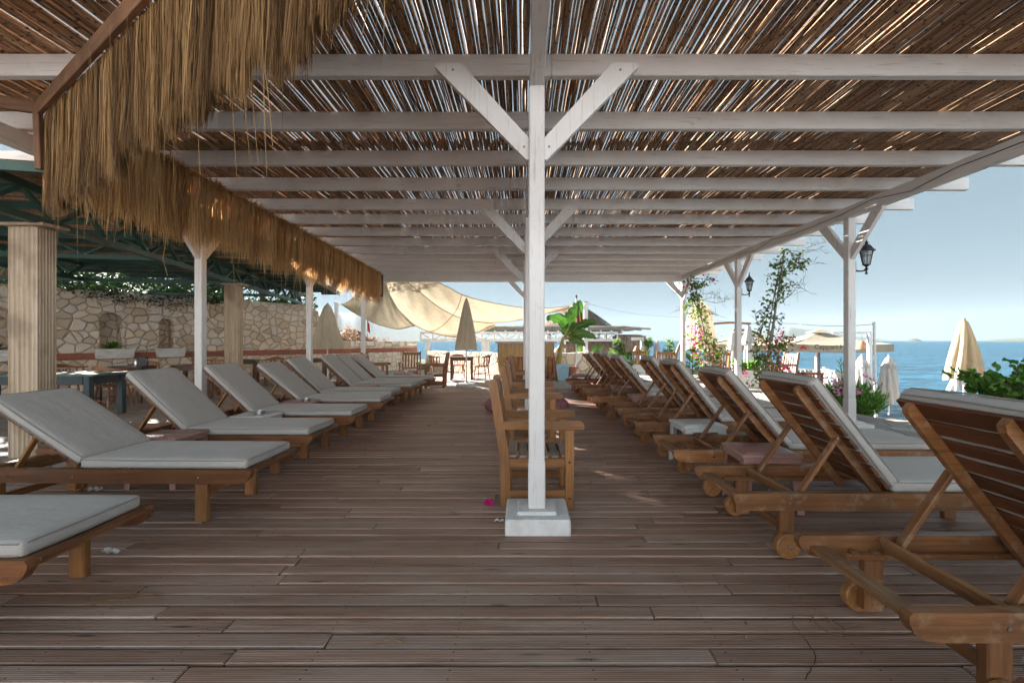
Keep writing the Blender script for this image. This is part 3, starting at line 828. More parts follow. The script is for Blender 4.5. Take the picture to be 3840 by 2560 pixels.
for i, (x, y, lab) in enumerate(RIGHT):
    k = (52, 52, 52, 49.5, 52, 52, 49.5, 49.5, 52, 49.5)[i]
    place(*PR[k], (x, y, 0), R((0, 0, 0, -.8, .7, -.5, 1.0, -.6, .8, 0)[i]), lab, GR_)
# local x runs from the head (0) to the foot: left row heads point to -X, right row heads to the aisle

# ================================================================== SIDE TABLES
def make_side_table(mat):
    t = thing('side_table', 'x', 'side table')
    b = MB(); b.rbox((0, 0, .418), (.44, .44, .034), .014, None, (4, 4)); b.rbox((0, 0, .436), (.37, .37, .008), .003, None, (2, 2))
    b.build('tabletop', mat, t, 40)
    for sx in (-1, 1):
        for sy in (-1, 1):
            b = MB()
            for q in (0, 1):
                w0, w1 = .075, .05
                o = Vector((sx * .205, sy * .205, 0)); e = Vector((sx * .018, sy * .018, 0))
                ax = Vector((-sx, 0, 0)) if q == 0 else Vector((0, -sy, 0)); th = Vector((0, -sy, 0)) if q == 0 else Vector((-sx, 0, 0))
                pts = [o + Vector((0, 0, .41)), o + ax * w0 * 1.7 + Vector((0, 0, .41)), o + ax * w0 + Vector((0, 0, .36)), o + e + ax * w1, o + e]
                b.prism(pts, th * .014, 2)
            b.build('leg', mat, t)
    b = MB()
    for sx in (-1, 1): b.box((sx * .212, 0, .388), (.012, .3, .034), None, .003); b.box((0, sx * .212, .388), (.3, .012, .034), None, .003)
    b.build('apron', mat, t)
    return t
tp, tw = make_side_table('plastic_pink'), make_side_table('plastic_white'); up_, uw = [], []
GT = 'plastic side tables between the loungers'
for x, y, lab, s_ in [(-3.2, 4.13, 'pink plastic side table beside the lounger with the lowest back, nothing on it', 0), (-3.1, 6.33, 'pink plastic side table in the left row carrying a metal ashtray', 0),
                   (-2.98, 8.57, 'bare pink side table in the left row, farther along than the ashtray one', 0), (-3.22, 12.45, 'pink plastic table with a small ashtray before the armchair facing the aisle', 0),
                   (1.87, 3.575, 'large looking pink plastic table behind the seaward lounger nearest but one', 0), (1.9, 7.08, 'pink plastic table half hidden by wooden props in the middle of the seaward row', 0),
                   (1.87, 8.33, 'small looking pink plastic table glimpsed under the far seaward loungers', 0), (1.5, 11.45, 'pink plastic table behind the last seaward lounger, near the bin', 0)]:
    place(tp, up_, (x, y, 0 if y < 12 else -.035), R(ru(-4, 4)), lab, GT)
for x, y, lab in [(-3.05, 5.2, 'pale plastic side table with an ashtray in the left row'), (1.82, 4.72, 'pale plastic side table in the seaward row, bare top shining')]:
    place(tw, uw, (x, y, 0), R(ru(-3, 3)), lab, GT)
def make_ash():
    b = MB(); b.lathe([(.001, .003), (.055, .003), (.058, .0), (.06, .004), (.058, .04), (.062, .043), (.054, .043), (.052, .008), (.001, .008)], (0, 0, 0), 24)
    return tag(b.build('ashtray', 'steel', None, 40), 'x', 'ashtray')
ap, au = make_ash(), []
for x, y, z, lab in [(-2.98, 5.17, .44, 'round metal ashtray on the pale side table'), (-2.98, 6.3, .44, 'round metal ashtray on the pink side table of the left row'), (-3.15, 12.4, .405, 'small ashtray on the pink table by the armchairs')]:
    place(ap, au, (x, y, z), 0, lab, 'ashtrays')

# ================================================================== GARDEN ARMCHAIRS
def make_armchair():
    t = thing('garden_armchair', 'x', 'armchair'); W = 'teak'
    for sy in (-1, 1):
        y0 = sy * .265 - .02
        b = MB(); b.prism([(-.275, y0, 0), (-.205, y0, 0), (-.215, y0, .42), (-.305, y0, .955), (-.315, y0, .975), (-.335, y0, .985), (-.36, y0, .978), (-.372, y0, .955), (-.29, y0, .42)], (0, .04, 0), 2); b.build('back_leg', W, t)
        b = MB(); b.box((.245, sy * .265, .30), (.07, .042, .60), None, .005); fl = b.build('front_leg', W, t)
        for q in ((.245, .08), (.245, .355), (.245, .625)): b = MB(); b.tube([(q[0], sy * .285, q[1]), (q[0], sy * .2875, q[1])], .010, 8); b.build('screw_plug', 'black', fl)
        b = MB(); b.prism([(-.27, y0 - .006, .605), (.355, y0 - .006, .605), (.358, y0 - .006, .63), (.345, y0 - .006, .66), (.315, y0 - .006, .672), (-.27, y0 - .006, .662)], (0, .052, 0), 0); b.build('arm', W, t)
        b = MB(); b.box((-.01, sy * .265, .08 + .03), (.45, .028, .065), None, .004); b.box((-.01, sy * .262, .345), (.45, .028, .07), None, .004); b.build('side_rail', W, t)
    b = MB()
    for k in range(6):
        b.box((-.19 + k * .082, 0, .392 - .012 * math.sin(k / 5 * math.pi)), (.06, .49, .022), None, .004, axis=1)
    b.build('seat', 'slat_grey', t)
    b = MB(); b.box((.225, 0, .345), (.028, .49, .06), None, .004); b.box((-.235, 0, .21), (.028, .49, .06), None, .004); b.build('cross_rail', W, t)
    b = MB(); sl = math.atan2(.09, .535)
    Mx = Matrix.Rotation(-sl, 3, 'Y')
    b.box((-.322, 0, .905), (.026, .49, .085), Mx, .005, axis=1); b.box((-.243, 0, .46), (.026, .49, .06), Mx, .005, axis=1)
    for k in range(5): b.box((-.283, -.18 + k * .09, .68), (.018, .045, .40), Mx, .003, axis=2)
    b.build('backrest', W, t)
    return t
ac, au_ = make_armchair(), []
GA = 'wooden garden armchairs'
for x, y, rz, z, lab in [(.12, 3.745, 0, 0, 'wooden garden armchair directly behind the front centre post'), (.115, 5.56, .02, 0, 'wooden garden armchair second in line behind the front centre post'),
                         (.13, 6.97, -.02, 0, 'wooden garden armchair third in line, against the second centre post'), (.13, 9.2, .03, 0, 'wooden garden armchair last in the line along the centre posts'),
                         (-3.42, 13.95, -R(86), -.035, 'wooden garden armchair facing the aisle in front of the stone wall, slatted back showing'), (-2.42, 12.85, R(184), -.035, 'wooden garden armchair seen side on, facing left, next to the closed umbrella base'),
                         (-4.2, 13.15, R(4), -.035, 'wooden garden armchair mostly hidden behind the last lounger of the left row'),
                         (4.75, 15.2, R(83), -.035, 'wooden garden armchair with its back turned, left of the seaside post at the far end'), (6.05, 14.2, R(97), -.035, 'wooden garden armchair behind the far seaside post, wrapped by the flowering creeper'),
                         (7.35, 12.9, R(188), -.035, 'wooden garden armchair side on at the second seaside post, under the magenta flowers'), (4.3, 16.4, R(60), -.035, 'wooden garden armchair farthest back, only a corner showing by the small conifers')]:
    place(ac, au_, (x, y, z), rz, lab, GA)

# ================================================================== CAPTAIN CHAIRS AND DINING TABLES
def make_captain():
    t = thing('captain_chair', 'x', 'chair'); W = 'chairwood'
    b = MB(); b.rbox((0, 0, .445), (.44, .44, .035), .014, None, (6, 6)); b.build('seat', W, t, 40)
    for sx in (-1, 1):
        for sy in (-1, 1):
            b = MB(); b.tube([(sx * .16, sy * .16, .43), (sx * .19, sy * .185, .22), (sx * .215, sy * .205, 0)], [.019, .022, .015], 8); b.build('leg', W, t, 50)
    b = MB()
    for sy in (-1, 1): b.tube([(-.195, sy * .19, .2), (.195, sy * .19, .2)], .011, 6)
    b.tube([(0, -.19, .2), (0, .19, .2)], .011, 6); b.tube([(-.2, -.19, .15), (-.2, .19, .15)], .011, 6); b.build('stretcher', W, t, 50)
    b = MB(); n = 22; vs = []; fs = []; gs = []
    for i in range(n + 1):
        a = R(72 + 216 * i / n); c, s_ = math.cos(a), math.sin(a); back = max(0, -c)
        hgt = .755 + .0 * back; crest = .062 * max(0, back - .45) / .55
        fl = 1 if 1 < i < n - 1 else 1.04
        for rr, z in ((.235, hgt - .012), (.30, hgt - .012), (.30, hgt + .016 + crest), (.262, hgt + .016 + crest)):
            vs.append(((rr * fl) * c, rr * fl * s_, z)); gs.append((i * .04, rr, z))
    for i in range(n):
        for j in range(4):
            fs.append((i * 4 + j, i * 4 + (j + 1) % 4, (i + 1) * 4 + (j + 1) % 4, (i + 1) * 4 + j))
    fs += [(0, 1, 2, 3), (n * 4 + 3, n * 4 + 2, n * 4 + 1, n * 4)]
    b.add(vs, fs, gs); b.build('back_rail', W, t, 40)
    b = MB()
    for i in range(9):
        a = R(86 + 188 * i / 8); c, s_ = math.cos(a), math.sin(a); k = .014 if 0 < i < 8 else .02
        q = min(.2 / max(abs(c), 1e-3), .2 / max(abs(s_), 1e-3), .215)
        b.tube([(q * c, q * s_, .45), (.255 * c, .255 * s_, .6), (.268 * c, .268 * s_, .75)], [k * .8, k, k * .8], 7)
    b.build('spindles', W, t, 50)
    return t
cc, cu = make_captain(), []
GC = 'curved back wooden chairs around the dining tables'
Zt = -.035
def make_table(lx, ly, wood='tablewood'):
    t = thing('dining_table', 'x', 'table')
    b = MB(); b.box((0, 0, .745), (lx, ly, .035), None, .006); b.build('tabletop', wood, t)
    for sx in (-1, 1):
        for sy in (-1, 1):
            b = MB(); b.box((sx * (lx / 2 - .06), sy * (ly / 2 - .06), .364), (.08, .08, .727), None, .005); b.build('leg', wood, t)
    b = MB()
    for s_ in (-1, 1): b.box((0, s_ * (ly / 2 - .06), .685), (lx - .2, .025, .085), None, .003); b.box((s_ * (lx / 2 - .06), 0, .685), (.025, ly - .2, .085), None, .003)
    b.build('apron', wood, t); return t
dt, du = make_table(.8, .8), []
for x, y, rz, lab in [(-8.45, 9.75, .35, 'dark square dining table carrying the napkin holder, before the wall niches'), (-8.15, 13.3, .4, 'dark dining table half behind the farther fluted pillar'),
                      (-6.55, 14.3, .3, 'dark dining table behind the loungers, left of the cream closed umbrella pole'), (-2.05, 15.6, .12, 'brown dining table behind the closed umbrella in the middle, by the low wall'),
                      (-7.55, 10.6, .35, 'dark dining table pushed end on to the one with the napkin holder')]:
    place(dt, du, (x, y, Zt), rz, lab, 'dark dining tables')
for x, y, rz, lab in [(-8.0, 8.9, R(75), 'curved back chair seen from behind between the green table and the napkin holder'),
                      (-9.35, 9.5, R(15), 'curved back chair standing left of the napkin holder table, side on'), (-7.0, 10.15, R(150), 'curved back chair just left of the nearest left post, right of the napkin holder'),
                      (-8.9, 10.75, R(-60), 'curved back chair on the wall side of the napkin holder table'),
                      (-9.0, 12.9, R(20), 'curved back chair just left of the nearest left white post'), (-8.2, 12.5, R(80), 'curved back chair between the nearest left white post and the farther pillar'),
                      (-7.45, 13.25, R(170), 'curved back chair just right of the farther fluted pillar'), (-7.35, 14.1, R(10), 'curved back chair right of the second white post, under the cream umbrella'),
                      (-6.7, 13.6, R(85), 'curved back chair with its top rail just above the loungers under the cream umbrella'), (-6.2, 15.0, R(-90), 'curved back chair beyond the dining table under the cream umbrella'),
                      (-2.85, 15.45, R(20), 'curved back chair left of the brown table in the middle'), (-2.25, 16.15, R(-75), 'curved back chair behind the brown table against the low wall'), (-1.35, 15.45, R(165), 'curved back chair right of the brown table in the middle')]:
    place(cc, cu, (x, y, Zt), rz, lab, GC)
# napkin holder
t = thing('napkin_holder', 'black napkin holder and shaker on the dark table', 'napkin holder', (-8.2, 9.85, Zt + .7625), .3)
b = MB()
b.box((0, -.055, .1), (.15, .012, .2), None, .004, axis=2); b.box((0, .055, .1), (.15, .012, .2), None, .004, axis=2); b.box((0, 0, .008), (.15, .12, .016), None, .003)
b.build('holder', 'black', t)
b = MB(); b.box((0, 0, .09), (.12, .085, .14), None, .004); b.build('napkins', 'paper', t)
b = MB(); b.lathe([(.03, 0), (.033, .02), (.03, .15), (.02, .165), (.001, .17)], (-.12, .0, 0), 14); b.build('shaker', 'steel', t, 40)
# green table
t = thing('work_table', 'long worn green painted table behind the near fluted pillar', 'table', (-8.3, 7.85, Zt), .05)
b = MB(); b.box((0, 0, .742), (2.4, .8, .03), None, .004); b.build('tabletop', 'table_grey', t)
b = MB()
for s_ in (-1, 1): b.box((0, s_ * .41, .74), (2.44, .022, .04), None, .004); b.box((s_ * 1.21, 0, .74), (.022, .84, .04), None, .004)
b.build('edging', 'green_table', t)
for sx in (-1, 1):
    for sy in (-1, 1):
        b = MB(); b.box((sx * 1.08, sy * .33, .36), (.1, .1, .72), None, .006); b.build('leg', 'blue_grey', t)
b = MB()
for s_ in (-1, 1): b.box((0, s_ * .34, .65), (2.0, .03, .14), None, .004); b.box((s_ * 1.09, 0, .65), (.03, .5, .14), None, .004)
b.build('apron', 'blue_grey', t)

# ================================================================== CLOSED UMBRELLAS
def make_umbrella(name, label, loc, h, ztip, zbot, wid, mat, pole='whitem', base=None, cap=True, fold=8, seed=1, tie=False, grp='closed umbrellas'):
    t = thing(name, label, 'umbrella', loc, 0, grp); rg = random.Random(seed); ph = [rg.uniform(0, 6.28) for _ in range(5)]
    b = MB(); n = fold * 10; rows = 26; prof = []
    for i in range(rows + 1):
        u = i / rows; r_ = wid / 2 * min(1, .35 + u * 14) * (.10 + .90 * (u ** .72 if not tie else (min(1, u / .22) ** .8 * .62 + .38 * max(0, (u - .22) / .78) ** 1.1)))
        prof.append((r_, ztip + (zbot - ztip) * u))
    def fo(u, th, r_):
        a = th + .25 * math.sin(u * 2 + ph[0])
        k = abs(math.sin(fold * a / 2 + ph[1])) ; f = .74 + .30 * k + .05 * math.sin(3 * th + ph[2] + u * 3) + .03 * math.sin(fold * 1.5 * th + ph[3] + u * 6)
        f = 1 + (f - 1) * min(1, .25 + u * 1.3)
        if tie: f *= 1 - .16 * math.exp(-((u - .24) / .05) ** 2)
        dz = (-.05 * k + .02 * math.sin(2 * th + ph[4])) * (u ** 6) * min(1, wid)
        return r_ * f, dz
    b.lathe(prof, (0, 0, 0), n, fo); b.build('canopy', mat, t, 80)
    if tie:
        b = MB(); b.lathe([(wid * .27, ztip + (zbot - ztip) * .19), (wid * .36, ztip + (zbot - ztip) * .275), (wid * .37, ztip + (zbot - ztip) * .28)], (0, 0, 0), n, lambda u, th, r_: (r_ * (1 + .06 * math.sin(fold * th)), .02 * math.sin(fold * th) * u)); b.build('top_flap', mat, t, 80)
    b = MB(); b.tube([(0, 0, 0), (0, 0, ztip - .03)], .019, 10); b.build('pole', pole, t, 50)
    if cap:
        b = MB(); b.lathe([(.001, ztip + .028), (.022, ztip + .022), (.034, ztip - .005), (.03, ztip - .03)], (0, 0, 0), 14); b.build('finial', mat, t, 60)
    if base:
        b = MB(); b.lathe([(.001, .0), (.25, 0), (.265, .02), (.265, .085), (.24, .11), (.06, .125), (.045, .16), (.03, .17), (.02, .17)], (0, 0, 0), 28); b.tube([(0, 0, .1), (0, 0, .3)], .026, 10)
        b.tube([(-.23, -.16, .05), (-.19, -.11, .05)], [.062, .062], 16); b.build('base', base, t, 45)
    return t
make_umbrella('closed_umbrella', 'cream closed umbrella on a round white base in the middle of the far paving', (-1.56, 12.85, Zt), 2.5, 2.49, 1.07, .60, 'canvas', 'whitem', 'white', seed=2)
make_umbrella('closed_umbrella', 'cream closed umbrella with wide skirt before the sloping end of the stone wall', (-5.97, 14.0, Zt), 2.5, 2.44, 1.12, .95, 'canvas', 'whitem', 'white', seed=4)
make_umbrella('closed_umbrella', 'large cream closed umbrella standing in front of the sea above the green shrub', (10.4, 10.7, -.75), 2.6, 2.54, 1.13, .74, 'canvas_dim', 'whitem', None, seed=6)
make_umbrella('closed_umbrella', 'white closed umbrella on the beach standing clear against the sea right of the thin pole', (11.3, 14, -1.0), 2.2, 1.82, .42, .58, 'canvas_white', 'whitem', None, seed=7, tie=True)
make_umbrella('closed_umbrella', 'white closed umbrella on the beach half hidden by the seaside post', (10.7, 14.3, -1.0), 2.2, 1.83, .45, .60, 'canvas_white', 'whitem', None, seed=8, tie=True)
make_umbrella('closed_umbrella', 'white closed umbrella hidden behind the large cream one', (15.3, 16, -1.5), 2.0, 1.6, 1.05, .55, 'canvas_white', 'whitem', None, seed=9)
make_umbrella('closed_umbrella', 'narrow white closed umbrella between two small conifers', (5.95, 20.0, -1.3), 2.6, 2.55, 1.6, .36, 'canvas_white', 'grey_metal', None, seed=10, tie=True)
# ================================================================== STONE WALL WITH NICHES
WD = Vector((.67, 1, 0)).normalized(); WN = Vector((WD.y, -WD.x, 0)); WO = Vector((-10, 13.8, 0))
KS = 1.2037
def wl(s, o, z): return WO + WD * s + WN * o + Vector((0, 0, z))     # along, out of the wall, up
def wpoly(b, sz, o0, o1):
    vs = [wl(s, o1, z) for s, z in sz] + [wl(s, o0, z) for s, z in sz]; n = len(sz)
    gs = [(s, z, 0) for s, z in sz] * 2
    a = sum(sz[i][0] * sz[(i + 1) % n][1] - sz[(i + 1) % n][0] * sz[i][1] for i in range(n))
    o = list(range(n)) if a > 0 else list(range(n))[::-1]
    fr = tuple(o); N0 = (Vector(vs[o[1]]) - Vector(vs[o[0]])).cross(Vector(vs[o[2]]) - Vector(vs[o[1]]))
    if N0.dot(WN) < 0: fr = fr[::-1]
    b.add(vs, [fr], gs, .5)
    for i in range(n):
        j = (i + 1) % n; p = [vs[i], vs[j], vs[j + n], vs[i + n]]
        g2 = [(sz[i][0], sz[i][1], 0), (sz[j][0], sz[j][1], 0), (sz[j][0] + .3, sz[j][1] + .05, 0), (sz[i][0] + .3, sz[i][1] + .05, 0)]
        b.add(p, [(0, 1, 2, 3)], g2, .5)
w = thing('stone_wall', 'tall rubble stone wall with arched niches and a red brick band', 'wall', WO)
TOP = 2.6; s0, s1, s2, s3 = -8.5, 3.17 * KS, 4.46 * KS, 7.6 * KS
NI = [(-3.62 * KS, -3.08 * KS, 2.1), (-1.755 * KS, -1.37 * KS, 2.03), (-.68 * KS, -.37 * KS, 1.92)]
b = MB(); prev = s0; Tk = -.5
for a, c, zt in NI:
    wpoly(b, [(prev, -.3), (a, -.3), (a, TOP + .02 * math.sin(a * 3)), (prev, TOP + .02 * math.sin(prev * 3))], Tk, 0)
    m = (a + c) / 2; zs = zt - .13
    wpoly(b, [(a, -.3), (c, -.3), (c, 1.04), (a, 1.04)], Tk, 0)
    arch = [(a, zs)] + [(m - (c - a) / 2 * math.cos(q), zs + (zt - zs) * math.sin(q)) for q in lin(.25, math.pi - .25, 9)] + [(c, zs)]
    wpoly(b, arch + [(c, TOP), (a, TOP)], Tk, 0)
    wpoly(b, [(a, 1.0), (c, 1.0), (c, TOP), (a, TOP)], Tk - .2, -.44)
    prev = c
wpoly(b, [(prev, -.3), (s1, -.3), (s1, TOP), (prev, TOP)], Tk, 0)
wpoly(b, [(s1, -.3), (s2, -.3), (s2, 1.22), (s2 - .35, 1.38), (s2 - .4, 1.6), (s2 - .8, 1.75), (s2 - .85, 2.0), (s1 + .35, 2.2), (s1 + .3, 2.4), (s1, 2.45)], Tk, 0)
wpoly(b, [(s2, -.3), (s3, -.3), (s3, 1.02), (s2, 1.02)], Tk, 0)
for v in range(len(b.v)): b.v[v] = tuple(Vector(b.v[v]) - WO)
b.build('masonry', 'stone', w)
b = MB(); q = s2
while q < s3 - .05:
    e = min(q + ru(.3, .55), s3); b.box(wl((q + e) / 2, -.2, 1.14 + ru(-.008, .008)) - WO, (e - q - .012, .46, .235), Matrix((WD, -WN, Vector((0, 0, 1)))).transposed(), .015); q = e
b.build('coping', 'stone', w)
b = MB()
for a, c in [(s0, s3 - .02)]:
    wpoly(b, [(a, .775), (c, .775), (c, .955), (a, .955)], -.05, .022)
for v in range(len(b.v)): b.v[v] = tuple(Vector(b.v[v]) - WO)
b.build('brick_band', 'brick', w)
# low wall of the far terrace
w2 = thing('low_wall', 'low rubble stone wall closing the far paving in front of the water', 'wall', (-4, 20, 0)); b = MB()
pl = [(-4.15, 20.0), (-.8, 16.5), (2.72, 17.15)]; d0 = 0
for (xa, ya), (xb, yb) in zip(pl, pl[1:]):
    d = Vector((xb - xa, yb - ya, 0)); L = d.length; d.normalize(); n = Vector((d.y, -d.x, 0))
    for k in range(12):
        a, c = L * k / 12, L * (k + 1) / 12; z0, z1 = .83 + .02 * math.sin((d0 + a) * 4), .83 + .02 * math.sin((d0 + c) * 4)
        P = lambda s_, o, z: Vector((xa + 4, ya - 20, 0)) + d * s_ + n * o + Vector((0, 0, z))
        vs = [P(a, 0, -.6), P(c, 0, -.6), P(c, 0, z1), P(a, 0, z0), P(c, -.4, z1), P(a, -.4, z0), P(c, -.4, -.6), P(a, -.4, -.6)]
        gs = [(d0 + a, 0, 0), (d0 + c, 0, 0), (d0 + c, z1, 0), (d0 + a, z0, 0), (d0 + c, z1 + .4, 0), (d0 + a, z0 + .4, 0), (d0 + c, 2, 0), (d0 + a, 2, 0)]
        fs = [(0, 1, 2, 3), (3, 2, 4, 5), (5, 4, 6, 7)]
        if k == 11: fs.append((1, 6, 4, 2))
        if k == 0: fs.append((7, 0, 3, 5))
        b.add(vs, fs, gs, .5)
    d0 += L
b.build('masonry', 'stone', w2)

# planters on the wall and their plants
def make_wall_planter(Lp):
    t = thing('wall_planter', 'x', 'planter')
    b = MB()
    for (z0, z1, o, l) in ((0, .03, .20, .94), (.03, .10, .22, .97), (.10, .125, .25, 1.0), (.125, .20, .235, .985), (.20, .26, .27, 1.03)):
        b.box((0, o / 2, (z0 + z1) / 2), (Lp * l, o, z1 - z0), None, .007, axis=0)
    b.build('trough', 'white', t); b = MB(); b.box((0, .12, .262), (Lp * .9, .2, .01), None, .002); b.build('soil', 'soil', t); return t
angW = math.atan2(WD.y, WD.x) + math.pi
for (a, c, zt), lab in zip(NI, ('white trough planter at the left edge, cut by the picture frame and pillar', 'white trough planter with a leafy plant under the first full arched niche', 'empty white trough planter under the narrower arched niche')):
    t = make_wall_planter((c - a) * 1.3 + .18); t.location = wl((a + c) / 2 + .05, .02, .80); t.rotation_euler.z = angW + math.pi * 0; tag(t, lab, 'planter', 'white planters on the stone wall')
    t.rotation_euler.z = math.atan2(WD.y, WD.x) + math.pi

def frond_plant(name, label, loc, n, L, mat, cat='plant', up=.8, wid=.05, seed=1, tuft=True):
    rg = random.Random(seed); t = thing(name, label, cat, loc); b = MB()
    for i in range(n):
        a = rg.uniform(0, 6.28); tilt = rg.uniform(.15, 1.1); l = L * rg.uniform(.5, 1.1); pts = []
        for k in range(6):
            u = k / 5; r_ = l * math.sin(tilt) * u; z = l * up * (math.cos(tilt) * u - .35 * u * u)
            pts.append((r_ * math.cos(a), r_ * math.sin(a), z))
        b.blade(pts, [wid * q for q in (.5, .9, 1, .9, .6, .1)], (-math.sin(a), math.cos(a), .3), rg.random())
    b.build('leaves', mat, t); return t
pp = wl((NI[1][0] + NI[1][1]) / 2 - .02, .14, 1.06)
frond_plant('trough_plant', 'spiky green plant growing in the white trough under the first full niche', pp, 70, .42, 'leaf', seed=3, wid=.035)
pp = wl((NI[0][0] + NI[0][1]) / 2 + .1, .14, 1.06)
frond_plant('trough_plant', 'green plant in the white trough at the left edge', pp, 50, .35, 'leaf_dark', seed=5, wid=.035)

# ================================================================== FOLIAGE HELPERS
def clump_leaves(b, c, rad, n, size, rg, flat=1.0, shell=.5, r0=0, r1=1):
    for _ in range(n):
        while True:
            p = Vector((rg.uniform(-1, 1), rg.uniform(-1, 1), rg.uniform(-1, 1)))
            if p.length < 1: break
        p = p.normalized() * (p.length ** shell)
        q = Vector(c) + Vector((p.x * rad, p.y * rad, p.z * rad * flat))
        d = p + Vector((rg.uniform(-1, 1), rg.uniform(-1, 1), rg.uniform(-1, .7)))
        b.leaf(q, size * rg.uniform(.6, 1.25), d, .55, rg.uniform(r0, r1))
def tree(label, loc, h, rad, mat, seed, n=2600, size=.13, trunk=.09, cat='tree'):
    rg = random.Random(seed); t = thing('garden_tree', label, cat, loc); b = MB(); tr = MB()
    tr.tube([(0, 0, -.4), (.05, .03, h * .25), (-.03, .05, h * .5), (.02, 0, h * .8)], [trunk, trunk * .8, trunk * .6, trunk * .3], 8)
    nb = 15
    for i in range(nb):
        a = rg.uniform(0, 6.28); q = rg.uniform(.25, 1) ** .6; zc = h * rg.uniform(.30, 1.0)
        c = Vector((math.cos(a) * rad * q * .75, math.sin(a) * rad * q * .75, zc))
        tr.tube([(0, 0, zc * .55), c * .6 + Vector((0, 0, zc * .25)), c], [trunk * .45, trunk * .3, .01], 5)
        clump_leaves(b, c, rad * rg.uniform(.3, .5), n // nb, size, rg, .7, .55, *(sorted((rg.random(), rg.random()))))
    tr.build('trunk', 'bark', t, 60); b.build('crown', mat, t); return t
GT2 = 'trees behind the stone wall'
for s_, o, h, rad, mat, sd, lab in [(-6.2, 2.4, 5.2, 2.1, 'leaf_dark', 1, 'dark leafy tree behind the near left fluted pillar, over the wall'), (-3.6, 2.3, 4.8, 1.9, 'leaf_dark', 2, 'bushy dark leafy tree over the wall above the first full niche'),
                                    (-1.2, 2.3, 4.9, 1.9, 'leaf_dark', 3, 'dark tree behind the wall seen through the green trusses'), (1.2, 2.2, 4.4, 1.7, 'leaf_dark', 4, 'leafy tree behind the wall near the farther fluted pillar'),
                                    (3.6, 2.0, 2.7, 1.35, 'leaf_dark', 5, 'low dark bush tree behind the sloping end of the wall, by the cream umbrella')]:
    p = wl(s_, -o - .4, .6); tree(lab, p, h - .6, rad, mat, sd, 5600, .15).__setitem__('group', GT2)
tree('tall unseen tree added behind the wall to keep sun off the deck', (-10.4, 18.3, .8), 6.3, 2.1, 'leaf_dark', 16, 5200, .16).__setitem__('group', GT2)  # added out of view, its crown blocks sun patches on the deck
# ivy over the wall top
t = thing('wall_ivy', 'dark creeper spilling over the top of the stone wall under the green roof', 'creeper', wl(-.6, 0, TOP)); rg = random.Random(4); b = MB(); st = MB(); base = wl(-.6, 0, TOP)
for i in range(32):
    s_ = rg.uniform(-2.9, 1.0) ; drop = max(.05, .26 * math.exp(-((s_ + 1.0) / 1.5) ** 2)) * rg.uniform(.3, 1.5)
    c = wl(s_, .08, TOP + .1 - drop * .6) - base
    for _ in range(48):
        q = Vector(c) + WD * rg.gauss(0, .17) + WN * rg.uniform(-.12, .12) + Vector((0, 0, rg.gauss(0, .10) - (drop * .5) * rg.random()))
        b.leaf(q, rg.uniform(.04, .085), Vector((rg.uniform(-1, 1), rg.uniform(-1, 1), rg.uniform(-1, .4))) + WN * .5, .7, rg.random())
    st.tube([wl(s_, .02, TOP + .1) - base, wl(s_ + rg.uniform(-.2, .2), .1, TOP - drop * .5) - base, wl(s_ + rg.uniform(-.3, .3), .06, TOP - drop) - base], [.008, .006, .003], 5)
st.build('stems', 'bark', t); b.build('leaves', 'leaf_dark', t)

# ================================================================== GREEN STEEL SHELTER
gs_ = thing('steel_shelter', 'green painted steel truss shelter with a reed roof beside the pergola, on fluted marble pillars', 'shelter', (-5.63, 5.28, 0)); GO = Vector((-5.63, 5.28, 0))
GD = Vector((-.223, 1, 0)).normalized(); GNl = Vector((-GD.y, GD.x, 0))           # along, and towards the wall
def gp(s, o, z): return GD * s + GNl * o + Vector((0, 0, z))
def owall(s): return (WO - GO - GD * s).dot(WN) / GNl.dot(WN)
def truss(p0, p1, hgt, step=.42, ch=.06, name='truss', zig=True, mat='green_steel'):
    p0, p1 = Vector(p0), Vector(p1); d = (p1 - p0); L = d.length; d.normalize(); b = MB(); U = Vector((0, 0, hgt))
    b.bar(p0, p1, ch, ch, (0, 0, 1), .003); b.bar(p0 + U, p1 + U, ch, ch, (0, 0, 1), .003)
    n = max(2, int(L / step)); up = True
    for i in range(n):
        a = p0 + d * L * i / n; c = p0 + d * L * (i + 1) / n
        q0, q1 = (a + Vector((0, 0, .02)), c + U - Vector((0, 0, .02))) if up else (a + U - Vector((0, 0, .02)), c + Vector((0, 0, .02)))
        b.bar(q0, q1, ch * .62, ch * .55, (0, 0, 1), .003); up = not up
    return b.build(name, mat, gs_)
truss(gp(-.9, -.15, 2.63), gp(11.45, -.15, 2.63), .34, .46, .085)
truss(gp(-.9, 2.9, 2.62), gp(5.5, 2.9, 2.62), .33, .46, .075)
for s_ in (-.8, 2.2, 5.4, 8.4, 11.3):
    truss(gp(s_, -.15, 2.62), gp(s_ + .2, owall(s_) - .1, 2.62), .33, .5, .07)
for k in range(17):                                      # purlins
    b = MB(); s_ = -.85 + k * .77; b.bar(gp(s_, -1.33, 3.01), gp(s_ + .1, owall(s_) - .9, 3.01), .05, .08, (0, 0, 1), .003); b.build('purlin', 'green_steel', gs_)
b = MB(); b.bar(gp(-.88, -1.36, 3.03), gp(11.9, -1.36, 3.03), .05, .07, (0, 0, 1), .003); b.bar(gp(-.9, -1.2, 3.0), gp(-.9, 6.5, 3.0), .06, .1, (0, 0, 1), .003); b.build('edge_rail', 'green_steel', gs_)
b = MB(); s_ = -.86
